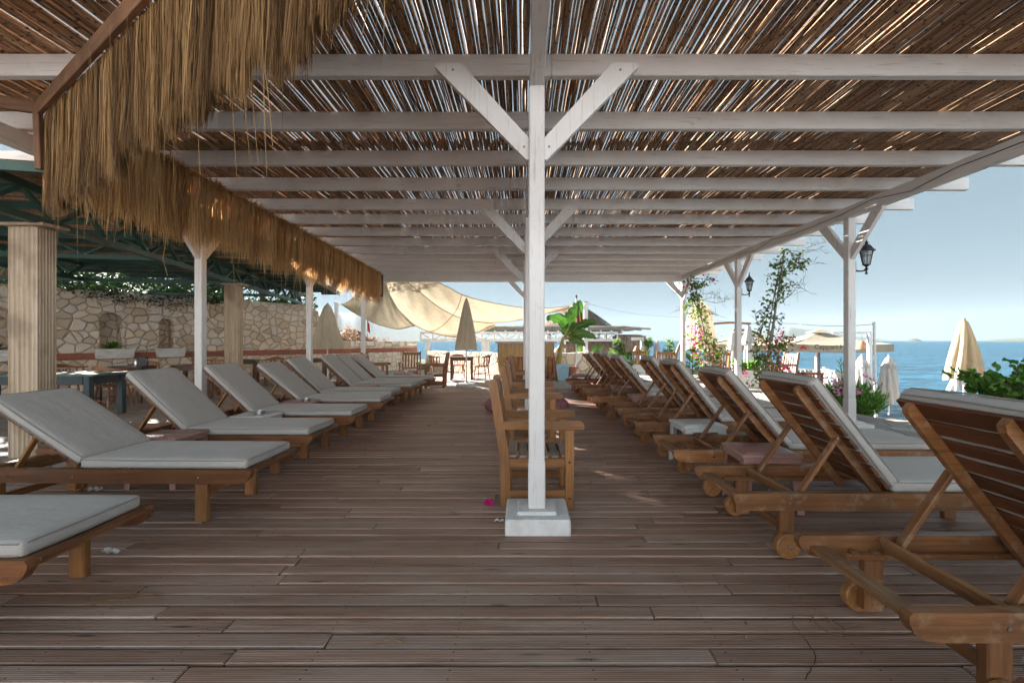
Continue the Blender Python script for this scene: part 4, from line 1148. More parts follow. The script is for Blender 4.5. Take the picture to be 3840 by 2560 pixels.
while s_ < 12.0:                                          # reed matting lying across
    rad = ru(.008, .013); o0 = -1.42 + ru(-.04, .04)
    zz = 3.07 + ru(0, .008)
    oe = owall(s_) - .9 + ru(-.08, .08)
    b.tube([gp(s_, o0, zz), gp(s_ + ru(-.01, .01) + .05, (o0 + oe) / 2, zz + ru(-.004, .004)), gp(s_ + .1, oe, zz)], rad, 6); s_ += rad * 2 * ru(.94, 1.06) + (ru(.003, .008) if rnd() < .3 else 0)
b.build('reed_roof', 'reed_pale', gs_, 50)
b = MB()
for k in range(4): b.tube([gp(-.5, -1.25, 3.088), gp(.2, -1.25, 3.09)], .001, 4)
def column(s_, o, wx, wy, ztop):
    c = gp(s_, o, 0); b = MB(); nf = 7
    def outline(z):
        P = []
        def side(a, bb, n):
            a, bb = Vector(a), Vector(bb); d = bb - a; nn = Vector((d.y, -d.x)).normalized()
            P.append(a); W_ = d.length / n
            for i in range(n):
                for u in (.12, .3, .5, .7, .88):
                    P.append(a + d * ((i + u) / n) - nn * (.014 * math.sin((u - .12) / .76 * math.pi) if .12 < u < .88 else 0))
        x, y = wx / 2, wy / 2
        side((-x, -y), (x, -y), 6); side((x, -y), (x, y), 6); side((x, y), (-x, y), 6); side((-x, y), (-x, -y), 6)
        return [Vector((c.x + q.x, c.y + q.y, z)) for q in P]
    zs = [-.05, .55, .556, 1.25, 1.256, 1.95, 1.956, ztop]
    rings = [outline(z) for z in zs]; n = len(rings[0]); vs = [p for r_ in rings for p in r_]; fs = []
    for k in range(len(zs) - 1):
        for i in range(n): fs.append((k * n + i, k * n + (i + 1) % n, (k + 1) * n + (i + 1) % n, (k + 1) * n + i))
    gg = []; off = ru(0, 20)
    for r_ in rings:
        for p in r_: gg.append((p.z + off, p.x, p.y))
    b.add(vs, fs, gg, .5); b.build('pillar', 'marble', gs_)
    b = MB(); b.box((c.x + .03, c.y, ztop + .02), (wx + .16, wy + .1, .035), None, .006); b.build('pillar_cap', 'marble', gs_)
column(-.08, -.02, .33, .21, 2.56); column(5.42, -.11, .31, .21, 2.56); 
column(0, 4.6, .36, .36, 2.56)
t = thing('spot_lamp', 'round black spotlight hanging under the green steel shelter roof', 'spotlight', GO + gp(3.0, 2.2, 2.56))
b = MB(); b.tube([(0, 0, 0), (0, 0, .45)], .012, 8); b.build('rod', 'black', t)
b = MB(); b.lathe([(.02, .1), (.07, .08), (.095, 0), (.09, -.03), (.075, -.03)], (0, 0, 0), 16); b.build('housing', 'black', t, 50)
b = MB(); b.lathe([(.001, -.026), (.07, -.022), (.074, -.01)], (0, 0, 0), 16); b.build('lens', 'plastic_white', t, 50)
def hang(name, label, cat, pts, rad, mat, group=None):
    pts = [Vector(p) for p in pts]; c = pts[0]; b = MB(); b.tube([p - c for p in pts], rad, 6); o = b.build(name, mat, None, 60); o.location = c; return tag(o, label, cat, group)
def sagline(p0, p1, sag, n=16):
    p0, p1 = Vector(p0), Vector(p1); return [p0.lerp(p1, i / n) - Vector((0, 0, sag * 4 * (i / n) * (1 - i / n))) for i in range(n + 1)]
hang('hanging_cable', 'white cable drooping between the green trusses in front of the stone wall', 'cable', sagline(at(255, 655, 11), at(440, 695, 11.5), .12), .006, 'cable')
hang('hanging_cable', 'second thinner white cable looping just above the other under the green trusses', 'cable', sagline(at(270, 660, 10.8), at(430, 690, 11.4), .04), .004, 'cable')

# ================================================================== SHADE SAIL
t = thing('shade_sail', 'big cream shade sail sagging in folds beyond the far end of the pergola', 'shade sail', (0, 16, 2))
O_ = Vector((0, 16, 2))
def resample(pts, n):
    pts = [Vector(p) for p in pts]
    def cr(p0, p1, p2, p3, u): return .5 * (2 * p1 + (p2 - p0) * u + (2 * p0 - 5 * p1 + 4 * p2 - p3) * u * u + (3 * p1 - p0 - 3 * p2 + p3) * u ** 3)
    E = [pts[0] * 2 - pts[1]] + pts + [pts[-1] * 2 - pts[-2]]; fine = []
    for i in range(len(pts) - 1):
        for k in range(12): fine.append(cr(E[i], E[i + 1], E[i + 2], E[i + 3], k / 12))
    fine.append(pts[-1]); L = [0]
    for p, q in zip(fine, fine[1:]): L.append(L[-1] + (q - p).length)
    out = []; j = 0
    for i in range(n + 1):
        s_ = L[-1] * i / n
        while j < len(L) - 2 and L[j + 1] < s_: j += 1
        u = (s_ - L[j]) / max(1e-9, L[j + 1] - L[j]); out.append(fine[j].lerp(fine[j + 1], u))
    return out
TOPR = [(985, 618, 13.9), (1003, 645, 14.1), (1035, 662, 14.7), (1061, 676.6, 15.2), (1110, 691, 16.2), (1195, 705.8, 17.6), (1255, 707, 18.6), (1308, 703, 19.3)]
SEAM = [(915, 620, 14.0), (933, 644.5, 14.3), (970, 675, 15), (1005, 703, 15.6), (1040, 723, 16.1), (1062, 731, 16.5), (1088, 738, 16.9), (1133, 742.5, 17.4), (1196, 735, 18.2), (1255, 719, 18.9), (1308, 703.6, 19.3)]
LOW = [(872, 620, 14.1), (881, 644.5, 14.4), (893, 672, 14.9), (907, 700, 15.4), (923, 719, 15.8), (948, 744, 16.2), (978, 759, 16.6), (1017, 770, 16.9), (1053, 774, 17.1), (1091, 765, 17.3), (1119, 752, 17.5), (1135, 743, 17.6)]
LEFTE = [(858, 620, 14.6), (840, 650, 15.3), (820, 670, 16.2), (805, 688, 17.4), (783, 698, 18.6)]
LOWL = [(951, 747, 16.6), (935, 752, 16.9), (915, 755.5, 17.1), (892, 751.5, 17.3), (860, 742, 17.6), (832, 728.5, 18.0), (813, 718, 18.3), (783, 698.3, 18.6)]
def patch(A, B, bulge, n=60, m=14, wr=.02):
    b = MB(); A = resample([at(*p) for p in A], n); B = resample([at(*p) for p in B], n); vs = []; fs = []; gs = []
    for i in range(n + 1):
        for j in range(m + 1):
            u = j / m; p = A[i].lerp(B[i], u); d = 4 * u * (1 - u)
            p = p + Vector((0, bulge * d, -abs(bulge) * .25 * d)) + Vector((0, wr * d * math.sin(i * .9 + 4 * u), wr * d * math.sin(i * .55 - j * .8)))
            vs.append(p - O_); gs.append((i * .08, j * .12, 0))
    for i in range(n):
        for j in range(m): fs.append((i * (m + 1) + j, i * (m + 1) + j + 1, (i + 1) * (m + 1) + j + 1, (i + 1) * (m + 1) + j))
    b.add(vs, fs, gs, .5); return b
patch(TOPR, SEAM, .35).build('cloth', 'sail', t, 80)
patch(SEAM[:8] + [(1134, 743, 17.5)], LOW, .45).build('cloth', 'sail', t, 80)
LFT = [(872, 620, 14.15), (881, 644.5, 14.45), (893, 672, 14.95), (907, 700, 15.5), (923, 719, 15.9), (946, 742, 16.4), (951, 746, 16.6)]
b = MB(); A = resample([at(*p) for p in LFT[::-1]], 40); Bc = resample([at(*p) for p in LOWL], 40); Cc = resample([at(*p) for p in ([LFT[0]] + LEFTE)], 40)
vs = []; fs = []; gs = []; n = 40                      # left lobe: Coons style triangle between A (right edge), the low edge and the upper edge
for i in range(n + 1):
    lo_, hi_ = Bc[i], None
    # upper boundary runs from the meeting point up A and over to the left tip
    path = A + Cc[1:]
    hi_ = path[min(len(path) - 1, int(i / n * (len(path) - 1)))]
    for j in range(13):
        u = j / 12; p = hi_.lerp(lo_, u); d = 4 * u * (1 - u); vs.append(p + Vector((0, .3 * d, -.05 * d + .015 * d * math.sin(i + j))) - O_); gs.append((i * .08 + 9, j * .12, 0))
for i in range(n):
    for j in range(12): fs.append((i * 13 + j, i * 13 + j + 1, (i + 1) * 13 + j + 1, (i + 1) * 13 + j))
b.add(vs, fs, gs, .5); b.build('cloth', 'sail', t, 80)
b = MB()
for cv in (TOPR, SEAM[:8], LOW[5:], LOWL): b.tube([p - O_ for p in resample([at(*q) for q in cv], 40)], .014, 6)
b.tube([p - O_ for p in resample([at(*q) for q in [(1061, 676.6, 15.2), (1052, 705, 15.9), (1040, 724, 16.15), (1020, 745, 16.6), (1000, 758, 16.8), (985, 762, 16.7)]], 24)], .012, 6)
b.build('seams', 'seam', t)
def post(name, label, cat, x, y, z0, z1, w_, mat='whitem', group=None, cap=True):
    t = thing(name, label, cat, (x, y, z0), 0, group); b = MB(); b.bar((0, 0, 0), (0, 0, z1 - z0), w_, w_, (0, 1, 0), .006); b.build('shaft', mat, t)
    b = MB(); b.box((0, 0, z1 - z0 + .012), (w_ * 1.25, w_ * 1.25, .022), None, .004)
    b.tube([(0, 0, z1 - z0 - .06), (.0, -.0, z1 - z0 - .06), (w_ * .8, 0, z1 - z0 - .05)], .012, 6); b.build('cap', 'grey_metal', t); return t
p = at(773, 697, 18.9); post('sail_post', 'white post tied to the left tip of the cream sail, behind the cream umbrella', 'post', p.x, p.y, -.05, p.z, .14, group='white posts of the far terrace')
p = at(1345, 694, 17.4); post('sail_post', 'white post beside the banana plant holding the right tip of the sail and a wire', 'post', p.x, p.y, -.6, p.z, .16, group='white posts of the far terrace')
hang('sail_rope', 'short rope from the left sail tip to its white post', 'rope', [at(783, 698, 18.6), at(773, 695, 18.9)], .012, 'rope')
hang('sail_rope', 'short rope from the right sail tip to its white post', 'rope', [at(1308, 703.4, 19.3), at(1345, 697, 17.4)], .012, 'rope')
hang('overhead_wire', 'thin wire strung from the banana plant post across the sky to the slim pole', 'wire', sagline(at(1347, 696, 17.4), at(1570, 728, 14.2), .12) + sagline(at(1570, 728, 14.2), at(1830, 743, 11.5), .05)[1:] + sagline(at(1830, 743, 11.5), at(2012, 744, 9.3), .05)[1:], .006, 'grey_metal')

# ================================================================== FAR STRUCTURES: truss beam, bar, thatch hut
L20 = 20.6
t = thing('lattice_beam', 'white wooden lattice truss on posts in front of the water behind the bar', 'lattice beam', (0, L20, 0)); TO = Vector((0, L20, 0))
A_, B_ = at(966, 781, L20) - TO, at(1418, 781, L20) - TO; zlo, zhi = H + .02, H + .36
A_.z = B_.z = zlo
b = MB(); b.bar(A_, B_, .10, .12, (0, 0, 1), .006); U = Vector((0, 0, zhi - zlo)); b.bar(A_ + U, B_ + U, .08, .09, (0, 0, 1), .006); b.build('chord', 'paint', t)
b = MB(); n = 16
for i in range(n + 1):
    q = A_.lerp(B_, i / n); b.bar(q, q + U, .07, .07, (0, 1, 0), .004)
    if i < n:
        q2 = A_.lerp(B_, (i + 1) / n); a_, c_ = (q, q2 + U) if i % 2 else (q + U, q2); b.bar(a_, c_, .055, .06, (0, 1, 0), .004)
b.build('lattice', 'paint', t)
for px, wd in ((983, .18), (1110, .14), (1119.5, .2), (1412, .2)):
    q = at(px, 782, L20) - TO; b = MB(); b.bar((q.x, 0, -1.4), (q.x, 0, zlo - .06), wd, wd, (0, 1, 0), .006); b.build('post', 'paint', t)
t = thing('bar_roof', 'flat weathered grey timber roof with rafter ends behind the banana plant', 'roof', (1.5, 22.3, 1.7)); TO = Vector((1.5, 22.3, 1.7))
b = MB(); rg = random.Random(8)
for k in range(14):
    x0 = at(1112 + rg.uniform(-8, 8), 0, 22.3).x - 1.5; x1 = at(1440 + rg.uniform(-40, 36), 0, 22.3).x - 1.5; yy = -1.6 + k * .24
    b.tube([(x0, yy, .19), ((x0 + x1) / 2, yy + .02, .20 + rg.uniform(-.02, .02)), (x1 - 1.2, yy, .19), (x1, yy + .03, .10 + rg.uniform(-.03, .03))], [.05, .06, .06, .04], 8)
b.build('logs', 'greywood', t, 50)
b = MB(); b.box((-.1, 0, .09), (6.4, 3.3, .07), None, .01); b.build('sheathing', 'greywood', t)
b = MB()
for k in range(14): b.box((-3.2 + k * .48, -.05, -.03), (.08, 3.5, .15), None, .006)
b.build('rafter', 'paint', t)
# thatched hut
t = thing('thatched_hut', 'round hut with a pointed grey thatched roof and hanging thatch skirt by the water', 'hut', (2.92, 24.5, -1.4))
b = MB(); rg = random.Random(5); zc = 3.62 + 1.28 - .0
zap = at(1325, 697, 24.5).z + 1.4; zb = at(1325, 757, 24.5).z + 1.4; rb = 86 * 24.5 / F
b.lathe([(rb * .97, zb - .06), (rb * .62, zb + (zap - zb) * .33), (rb * .3, zb + (zap - zb) * .68), (.08, zap - .05)], (0, 0, 0), 36)
for i in range(5200):
    a = rg.uniform(0, 6.28); u = rg.random() ** .7; r_ = rb * (1 - u) ** .92 + .06; z = zb + (zap - zb) * u; l = rg.uniform(.25, .5)
    c, s_ = math.cos(a), math.sin(a); sl = (zap - zb) / rb; j = rg.uniform(-.35, .35)
    p = Vector((r_ * c, r_ * s_, z + rg.uniform(.01, .06))); dn = Vector((c - s_ * j, s_ + c * j, -sl)).normalized()
    b.blade([p, p + dn * l * .5 + Vector((0, 0, .015)), p + dn * l + Vector((0, 0, rg.uniform(-.02, .05)))], [.03, .03, .008], (-s_, c, rg.uniform(-.3, .3)), rg.random())
for i in range(120):
    a = rg.uniform(0, 6.28); l = rg.uniform(.15, .4); c, s_ = math.cos(a), math.sin(a); b.blade([(0, 0, zap - .1), (c * l * .5, s_ * l * .5, zap + .05), (c * l, s_ * l, zap - .05 + rg.uniform(-.1, .12))], [.03, .03, .01], (-s_, c, 0), rg.random())
b.build('roof', 'thatch', t)
b = MB()
for k in range(7):
    a = k * .9; b.tube([(rb * .8 * math.cos(a), rb * .8 * math.sin(a), 0), (rb * .8 * math.cos(a), rb * .8 * math.sin(a), zb)], .07, 8)
b.build('post', 'greywood', t)
def thatch_wall(name, label, p0, p1, z0, z1, dep, n, seed, round_=0):
    rg = random.Random(seed); p0, p1 = Vector((*p0, 0)), Vector((*p1, 0)); d = (p1 - p0); L = d.length; d.normalize(); nr_ = Vector((d.y, -d.x, 0)); t = thing(name, label, 'thatch screen', p0)
    b = MB(); b.bar(Vector((0, 0, (z0 + z1) / 2 + .04)) - nr_ * dep, d * L + Vector((0, 0, (z0 + z1) / 2 + .04)) - nr_ * dep, dep * 1.6, (z1 - z0) * .8, (0, 0, 1), .05)
    for i in range(n):
        s_ = rg.uniform(0, L); l = (z1 - z0) * rg.uniform(.55, 1.04); zt = z1 - rg.random() ** 2 * (z1 - z0) * .4; l = min(l, zt - z0 + rg.uniform(-.05, .08))
        if round_: zt -= round_ * max(0, (s_ / L - .75) / .25) ** 2
        q = d * s_ + nr_ * rg.uniform(.0, .09); sl = d * rg.gauss(0, .035)
        b.blade([q + Vector((0, 0, zt)) - nr_ * .12, q + Vector((0, 0, zt - l * .15)) + nr_ * .03, q + sl + Vector((0, 0, zt - l * .6)) + nr_ * .05, q + sl * 2 + Vector((0, 0, zt - l))], [.03, .03, .025, .006], d + nr_ * rg.uniform(-.5, .5), rg.random())
    b.build('thatch', 'thatch', t); return t
a_, c_ = at(1303, 0, 21.6), at(1412, 0, 21.6)
thatch_wall('thatch_screen', 'hanging brown thatch screen under the white lattice beam, right of the banana plant', (a_.x, 21.6), (c_.x, 21.6), at(0, 814, 21.6).z, at(0, 783, 21.6).z, .3, 2600, 3)
a_, c_ = at(1414, 0, 23.5), at(1486, 0, 23.5)
thatch_wall('thatch_screen', 'rounded greyer thatch end beyond the lattice beam, above the hanging wicker lamp', (a_.x, 23.5), (c_.x, 23.5), at(0, 814, 23.5).z, at(0, 768, 23.5).z, .5, 2300, 4, .25)
# bar counter
t = thing('bar_counter', 'straw fronted bar counter with a wooden top at the far end behind the centre posts', 'bar', (.15, 15.75, Zt))
b = MB(); b.box((0, 0, 1.255), (2.08, .62, .045), None, .006); b.build('counter_top', 'chairwood', t)
b = MB(); b.box((0, .05, .61), (1.78, .42, 1.22), None, .01); b.build('body', 'chairwood', t)
b = MB(); rg = random.Random(2)
for i in range(2600):
    if rg.random() < .8: x, y_ = rg.uniform(-.92, .92), -.19 - rg.uniform(0, .06); sd = (1, rg.uniform(-.5, .5), 0)
    else: x, y_ = rg.choice((-1, 1)) * (.91 + rg.uniform(0, .05)), rg.uniform(-.2, .25); sd = (rg.uniform(-.5, .5), 1, 0)
    l = rg.uniform(.75, 1.12); b.blade([(x, y_, 1.22), (x + rg.gauss(0, .01), y_ - .01, 1.22 - l * .5), (x * 1.02 + rg.gauss(0, .03), y_ + rg.uniform(-.03, .01), 1.22 - l)], [.014, .014, .004], sd, rg.random())
b.build('straw_front', 'straw_pale', t)
def make_stool():
    t = thing('bar_stool', 'x', 'stool'); b = MB(); b.lathe([(.001, .745), (.165, .745), (.175, .755), (.175, .775), (.165, .785), (.001, .785)], (0, 0, 0), 20); b.build('seat', 'redwood', t, 40)
    for k in range(4):
        a = R(45 + 90 * k); b = MB(); b.tube([(.10 * math.cos(a), .10 * math.sin(a), .75), (.21 * math.cos(a), .21 * math.sin(a), 0)], [.022, .019], 8); b.build('leg', 'redwood', t, 50)
    b = MB()
    for k in range(4):
        a, a2 = R(45 + 90 * k), R(135 + 90 * k); q = .178; b.tube([(q * math.cos(a), q * math.sin(a), .26), (q * math.cos(a2), q * math.sin(a2), .26)], .012, 6)
    b.build('foot_ring', 'redwood', t, 50); return t
so, su = make_stool(), []
for x, y, lab in [(.98, 14.9, 'reddish wooden bar stool at the right end of the straw bar, beside the blue bin'), (-.38, 14.95, 'reddish wooden bar stool left of centre in front of the straw bar'), (-.02, 15.1, 'reddish wooden bar stool tucked behind the centre post in front of the bar')]:
    place(so, su, (x, y, Zt), ru(0, 1), lab, 'reddish bar stools')
def wicker_lamp(label, loc, r_, h_, cord, shape=0):
    t = thing('wicker_lamp', label, 'pendant lamp', loc, 0, 'wicker pendant lamps'); b = MB()
    b.lathe([(r_ * .25, h_), (r_ * .45, h_ * .85), (r_ * .9, h_ * .35), (r_, .0), (r_ * .94, .01), (r_ * .8, h_ * .4), (r_ * .35, h_ * .85)], (0, 0, 0), 18); b.build('shade', 'wicker', t, 60)
    b = MB(); b.tube([(0, 0, h_ * .9), (0, 0, h_ + cord)], .006, 5); b.build('cord', 'black', t); return t
wicker_lamp('wide wicker lamp shade hanging above the bar, nearer of the pair', at(1284, 808, 18.2), .24, .2, .45)
wicker_lamp('wicker lamp shade hanging a little higher behind the other above the bar', at(1292, 800, 18.8), .22, .22, .3)
p = at(1463, 812, 17.4)
wicker_lamp('bell shaped wicker lamp hanging from the white bracket post', p, .17, .30, .5)
t = thing('bracket_post', 'white angled post with a short top arm holding the wicker lamp', 'post', (at(1475, 0, 17.4).x, 17.4, -1.2))
zt = at(0, 781, 17.4).z + 1.2; b = MB(); b.bar((0, 0, 0), (0, 0, zt), .12, .12, (0, 1, 0), .006); b.build('shaft', 'whitem', t); b = MB(); b.bar((.06, 0, zt + .05), (-.42, 0, zt + .05), .11, .12, (0, 0, 1), .006); b.build('arm', 'whitem', t)
t = thing('pier_post', 'slim grey post standing in the water left of the bracket post', 'post', (at(1463, 0, 18.4).x, 18.4, -1.6)); b = MB(); b.bar((0, 0, 0), (0, 0, 2.25), .1, .1, (0, 1, 0), .006); b.build('shaft', 'grey_metal', t); b = MB(); b.box((0, 0, 2.26), (.14, .14, .03), None, .004); b.build('cap', 'grey_metal', t)
# flag poles and flags
t = thing('flag_pole', 'white flag pole on a round concrete base behind the banana plant', 'flag pole', (1.85, 15.4, Zt))
zt = at(0, 683, 15.4).z - Zt; b = MB(); b.tube([(0, 0, .1), (0, 0, zt)], [.03, .024], 10); b.build('pole', 'whitem', t, 50)
b = MB(); b.lathe([(.001, 0), (.30, 0), (.32, .03), (.32, .11), (.29, .15), (.001, .155)], (0, 0, 0), 24); b.build('base', 'concrete', t, 40)
b = MB(); b.tube([(0, 0, zt - .02), (0, 0, zt + .08)], .035, 8); b.build('finial', 'black', t, 50)
def flag(label, p, w_, h_, mats_, seed, lean=.2):
    rg = random.Random(seed); t = thing('flag', label, 'flag', p); n, m = 10, 14
    for k, (mat, u0, u1) in enumerate(mats_):
        b = MB(); vs = []; fs = []
        for j in range(m + 1):
            for i in range(n + 1):
                u = u0 + (u1 - u0) * i / n; v = j / m; f_ = .45 + .55 * v
                vs.append((w_ * u * f_ * .7 + lean * 0, .09 * math.sin(u * 9 + v * 2) * (.3 + u), -h_ * v - u * h_ * .35 * (1 - .3 * v)))
        for j in range(m):
            for i in range(n): fs.append((j * (n + 1) + i, j * (n + 1) + i + 1, (j + 1) * (n + 1) + i + 1, (j + 1) * (n + 1) + i))
        b.add(vs, fs); b.build('cloth', mat, t, 60)
    return t
flag('red flag with a yellow stripe drooping beside the tall banana leaf', at(1323.5, 706, 15.38) + Vector((.02, 0, 0)), .42, .55, [('red', 0, .38), ('yellow', .38, .66), ('red', .66, 1)], 3)
p = at(848, 735, 30); flag('small plain red flag hanging limp on the thin pole under the sail', p + Vector((-.1, 0, 0)), .26, .75, [('red', 0, 1)], 4)
t = thing('thin_flag_pole', 'thin dark flag pole with a small red flag beyond the stone wall', 'flag pole', (p.x - .12, 30, -1)); b = MB(); b.tube([(0, 0, 0), (0, 0, p.z + 1.6)], [.03, .015], 6); b.build('pole', 'black', t, 50); b = MB(); b.lathe([(.03, p.z + 1.58), (.04, p.z + 1.62), (.001, p.z + 1.66)], (0, 0, 0), 8); b.build('finial', 'black', t)
# thatch parasols and dry shrubs beyond the wall
def thatch_parasol(label, loc, r_, h_, seed):
    rg = random.Random(seed); t = thing('thatch_parasol', label, 'parasol', loc, 0, 'thatched parasols'); b = MB()
    for i in range(2200):
        a = rg.uniform(0, 6.28); u = rg.random() ** .6; c, s_ = math.cos(a), math.sin(a); q = r_ * u; z = h_ * (1 - .28 * u * u) + rg.uniform(-.03, .05); l = rg.uniform(.4, .8) * (.35 + .65 * u)
        b.blade([(q * c, q * s_, z), (q * c + c * l * .35, q * s_ + s_ * l * .35, z - l * .35), (q * c + c * l * .5, q * s_ + s_ * l * .5, z - l)], [.05, .05, .012], (-s_, c, 0), rg.random())
    b.build('roof', 'thatch', t); b = MB(); b.tube([(0, 0, -.8), (0, 0, h_)], .07, 8); b.build('pole', 'greywood', t, 50)
p = at(806, 760, 27); thatch_parasol('grey thatched parasol beyond the sloping wall end, left of the small red flag', (p.x, p.y, -1.0), 1.15, 2.95, 4)
p = at(835, 768, 29); thatch_parasol('lower thatched parasol behind the other, right at the small red flag', (p.x, p.y, -1.0), .8, 2.5, 5)
def shrub(name, label, loc, rad, h_, n, size, mat, seed, flowers=None, stems=14, cat='shrub', flat=1):
    rg = random.Random(seed); t = thing(name, label, cat, loc); b = MB(); st = MB()
    for i in range(stems):
        a = rg.uniform(0, 6.28); q = rg.uniform(.2, 1) ** .6; tip = Vector((math.cos(a) * rad * q, math.sin(a) * rad * q, h_ * rg.uniform(.5, 1) * (1 - .35 * q * q)))
        st.tube([(tip.x * .1, tip.y * .1, -.1), tip * .55 + Vector((0, 0, h_ * .12)), tip], [.016, .011, .004], 5)
        for _ in range(n // stems):
            u = rg.uniform(.25, 1.05); p = tip * u + Vector((rg.gauss(0, rad * .12), rg.gauss(0, rad * .12), rg.gauss(0, h_ * .08))); d = Vector((tip.x, tip.y, 0)) * .4 + Vector((rg.uniform(-1, 1), rg.uniform(-1, 1), rg.uniform(-.3, 1.2)))
            b.leaf(p, size * rg.uniform(.6, 1.3), d, flat * .45, rg.random())
    st.build('stems', 'bark', t); b.build('leaves', mat, t)
    if flowers:
        b = MB()
        for _ in range(flowers[1]):
            c = Vector(flowers[3](rg))
            for k in range(flowers[2]): b.leaf(c + Vector((rg.gauss(0, .03), rg.gauss(0, .03), rg.gauss(0, .025))), flowers[4] * rg.uniform(.7, 1.2), None, .8, rg.random())
        b.build('blossoms', flowers[0], t)
    return t
for k, (px, py, Y, r_, h_) in enumerate([(790, 786, 24.6, .55, .95), (812, 786, 25.5, .7, .8), (838, 787, 26, .7, .62), (866, 788, 26.5, .6, .5)]):
    p = at(px, py, Y); shrub('dry_shrub', ('dry brown shrub nearest the cream umbrella beyond the wall coping', 'dry brown shrub under the thatched parasol beyond the wall coping', 'dry reddish shrub below the small red flag', 'last sparse dry shrub right of the small red flag')[k], (p.x, p.y, p.z - .25), r_, h_ + .25, 620, .12, 'leaf_dry', 20 + k)['group'] = 'dry shrubs beyond the wall'
# ================================================================== BANANA PLANT, BIN, POTS
t = thing('waste_bin', 'pale blue plastic bin with the banana plant rising behind it', 'bin', (1.34, 15.0, Zt))
b = MB(); P4 = []
for z, q in ((0, .165), (.02, .175), (.43, .205)): P4.append([Vector((sx * q, sy * q * .85, z)) for sx, sy in ((-1, -1), (1, -1), (1, 1), (-1, 1))])
vs = [p for r_ in P4 for p in r_]; fs = [(3, 2, 1, 0)] + [(k * 4 + i, k * 4 + (i + 1) % 4, (k + 1) * 4 + (i + 1) % 4, (k + 1) * 4 + i) for k in range(2) for i in range(4)]
b.add(vs, fs); b.build('body', 'bin_blue', t)
b = MB(); b.rbox((0, 0, .445), (.44, .38, .035), .012, None, (3, 3)); b.rbox((0, 0, .495), (.41, .35, .08), .025, None, (3, 3)); lid = b.build('lid', 'bin_blue', t, 40)
t = thing('flower_pot', 'terracotta pot half hidden behind the pale blue bin', 'pot', (1.68, 15.35, Zt)); b = MB(); b.lathe([(.001, 0), (.14, 0), (.2, .36), (.23, .36), (.235, .44), (.2, .44), (.18, .38), (.001, .38)], (0, 0, 0), 24); b.build('pot', 'terracotta', t, 40); b = MB(); b.lathe([(.001, .39), (.185, .39)], (0, 0, 0), 16); b.build('soil', 'soil', t)
bx, by = 1.30, 15.45
t = thing('banana_plant', 'banana plant with one tall upright leaf and drooping torn leaves', 'banana plant', (bx, by, Zt))
b = MB(); b.tube([(-.08, 0, 0), (-.06, 0, .5), (.0, 0, .95), (.08, 0, 1.28), (.10, 0, 1.42)], [.105, .10, .075, .06, .04], 12); b.build('stem', 'banana_stem', t, 50)
def ban_leaf(pts, wmax, seed, roll=0, tears=6, stalk=.22):
    rg = random.Random(seed); P_ = resample([Vector(p) for p in pts], 26); b = MB(); vs = []; fs = []; n = 26; gs = []
    for i in range(n + 1):
        u = i / n; tan = (P_[min(i + 1, n)] - P_[max(i - 1, 0)]).normalized(); sd = tan.cross(Vector((math.sin(roll), -math.cos(roll), .15)))
        sd.normalize(); nn = sd.cross(tan)
        if u < stalk: w_ = .018
        else:
            v = (u - stalk) / (1 - stalk); w_ = wmax * (math.sin(math.pi * min(1, v * .92 + .08)) ** .55) * (1 if v < .97 else .6) + .01
        tear = rg.uniform(.62, 1) if (u > stalk and rg.random() < tears / 18) else 1
        vs += [P_[i] - sd * w_ * tear + nn * (-w_ * .28), P_[i] - sd * w_ * .5 * tear, P_[i], P_[i] + sd * w_ * .5 * tear, P_[i] + sd * w_ * tear + nn * (-w_ * .28)]
    for i in range(n):
        for j in range(4): fs.append((i * 5 + j, i * 5 + j + 1, i * 5 + 6 + j, i * 5 + 5 + j))
    b.add(vs, fs, None, rg.random()); lf = b.build('leaf', 'leaf_ban', t, 80)
    b = MB(); b.tube(P_, [.022 * (1 - .8 * i / n) for i in range(n + 1)], 6); b.build('midrib', 'banana_stem', lf, 60)
O_b = Vector((bx, by, Zt))
def bp(px, py, dY=0): return at(px, py, by + dY) - O_b
ban_leaf([(.1, 0, 1.38), bp(1309, 745), bp(1312, 735), bp(1321, 720, -.1), bp(1330, 700, -.1), bp(1333, 689, .0)], .27, 1, 0, 1, .10)
ban_leaf([(.1, 0, 1.36), bp(1303, 762), bp(1296, 748), bp(1285, 735, -.3), bp(1265, 728, -.5), bp(1256, 737, -.6)], .18, 2, -.4, 9, .2)
ban_leaf([(.1, 0, 1.36), bp(1304, 760), bp(1298, 742, .2), bp(1285, 727, .4), bp(1270, 723, .6)], .15, 3, -.2, 5, .3)
ban_leaf([(.1, 0, 1.36), bp(1312, 762), bp(1322, 752, -.1), bp(1340, 744, -.3), bp(1360, 738, -.5), bp(1371, 741, -.6)], .15, 4, .4, 12, .25)
ban_leaf([(.1, 0, 1.34), bp(1312, 772), bp(1325, 766, -.2), bp(1345, 766, -.4), bp(1362, 772, -.6), bp(1371, 778, -.7)], .17, 5, .4, 6, .2)
ban_leaf([(.1, 0, 1.34), bp(1310, 777), bp(1322, 778, -.2), bp(1335, 785, -.3), bp(1345, 795, -.35)], .15, 6, .3, 14, .2)
ban_leaf([(.1, 0, 1.38), bp(1306, 755), bp(1303, 742, .1), bp(1300, 730, .2)], .09, 7, 0, 1, .3)
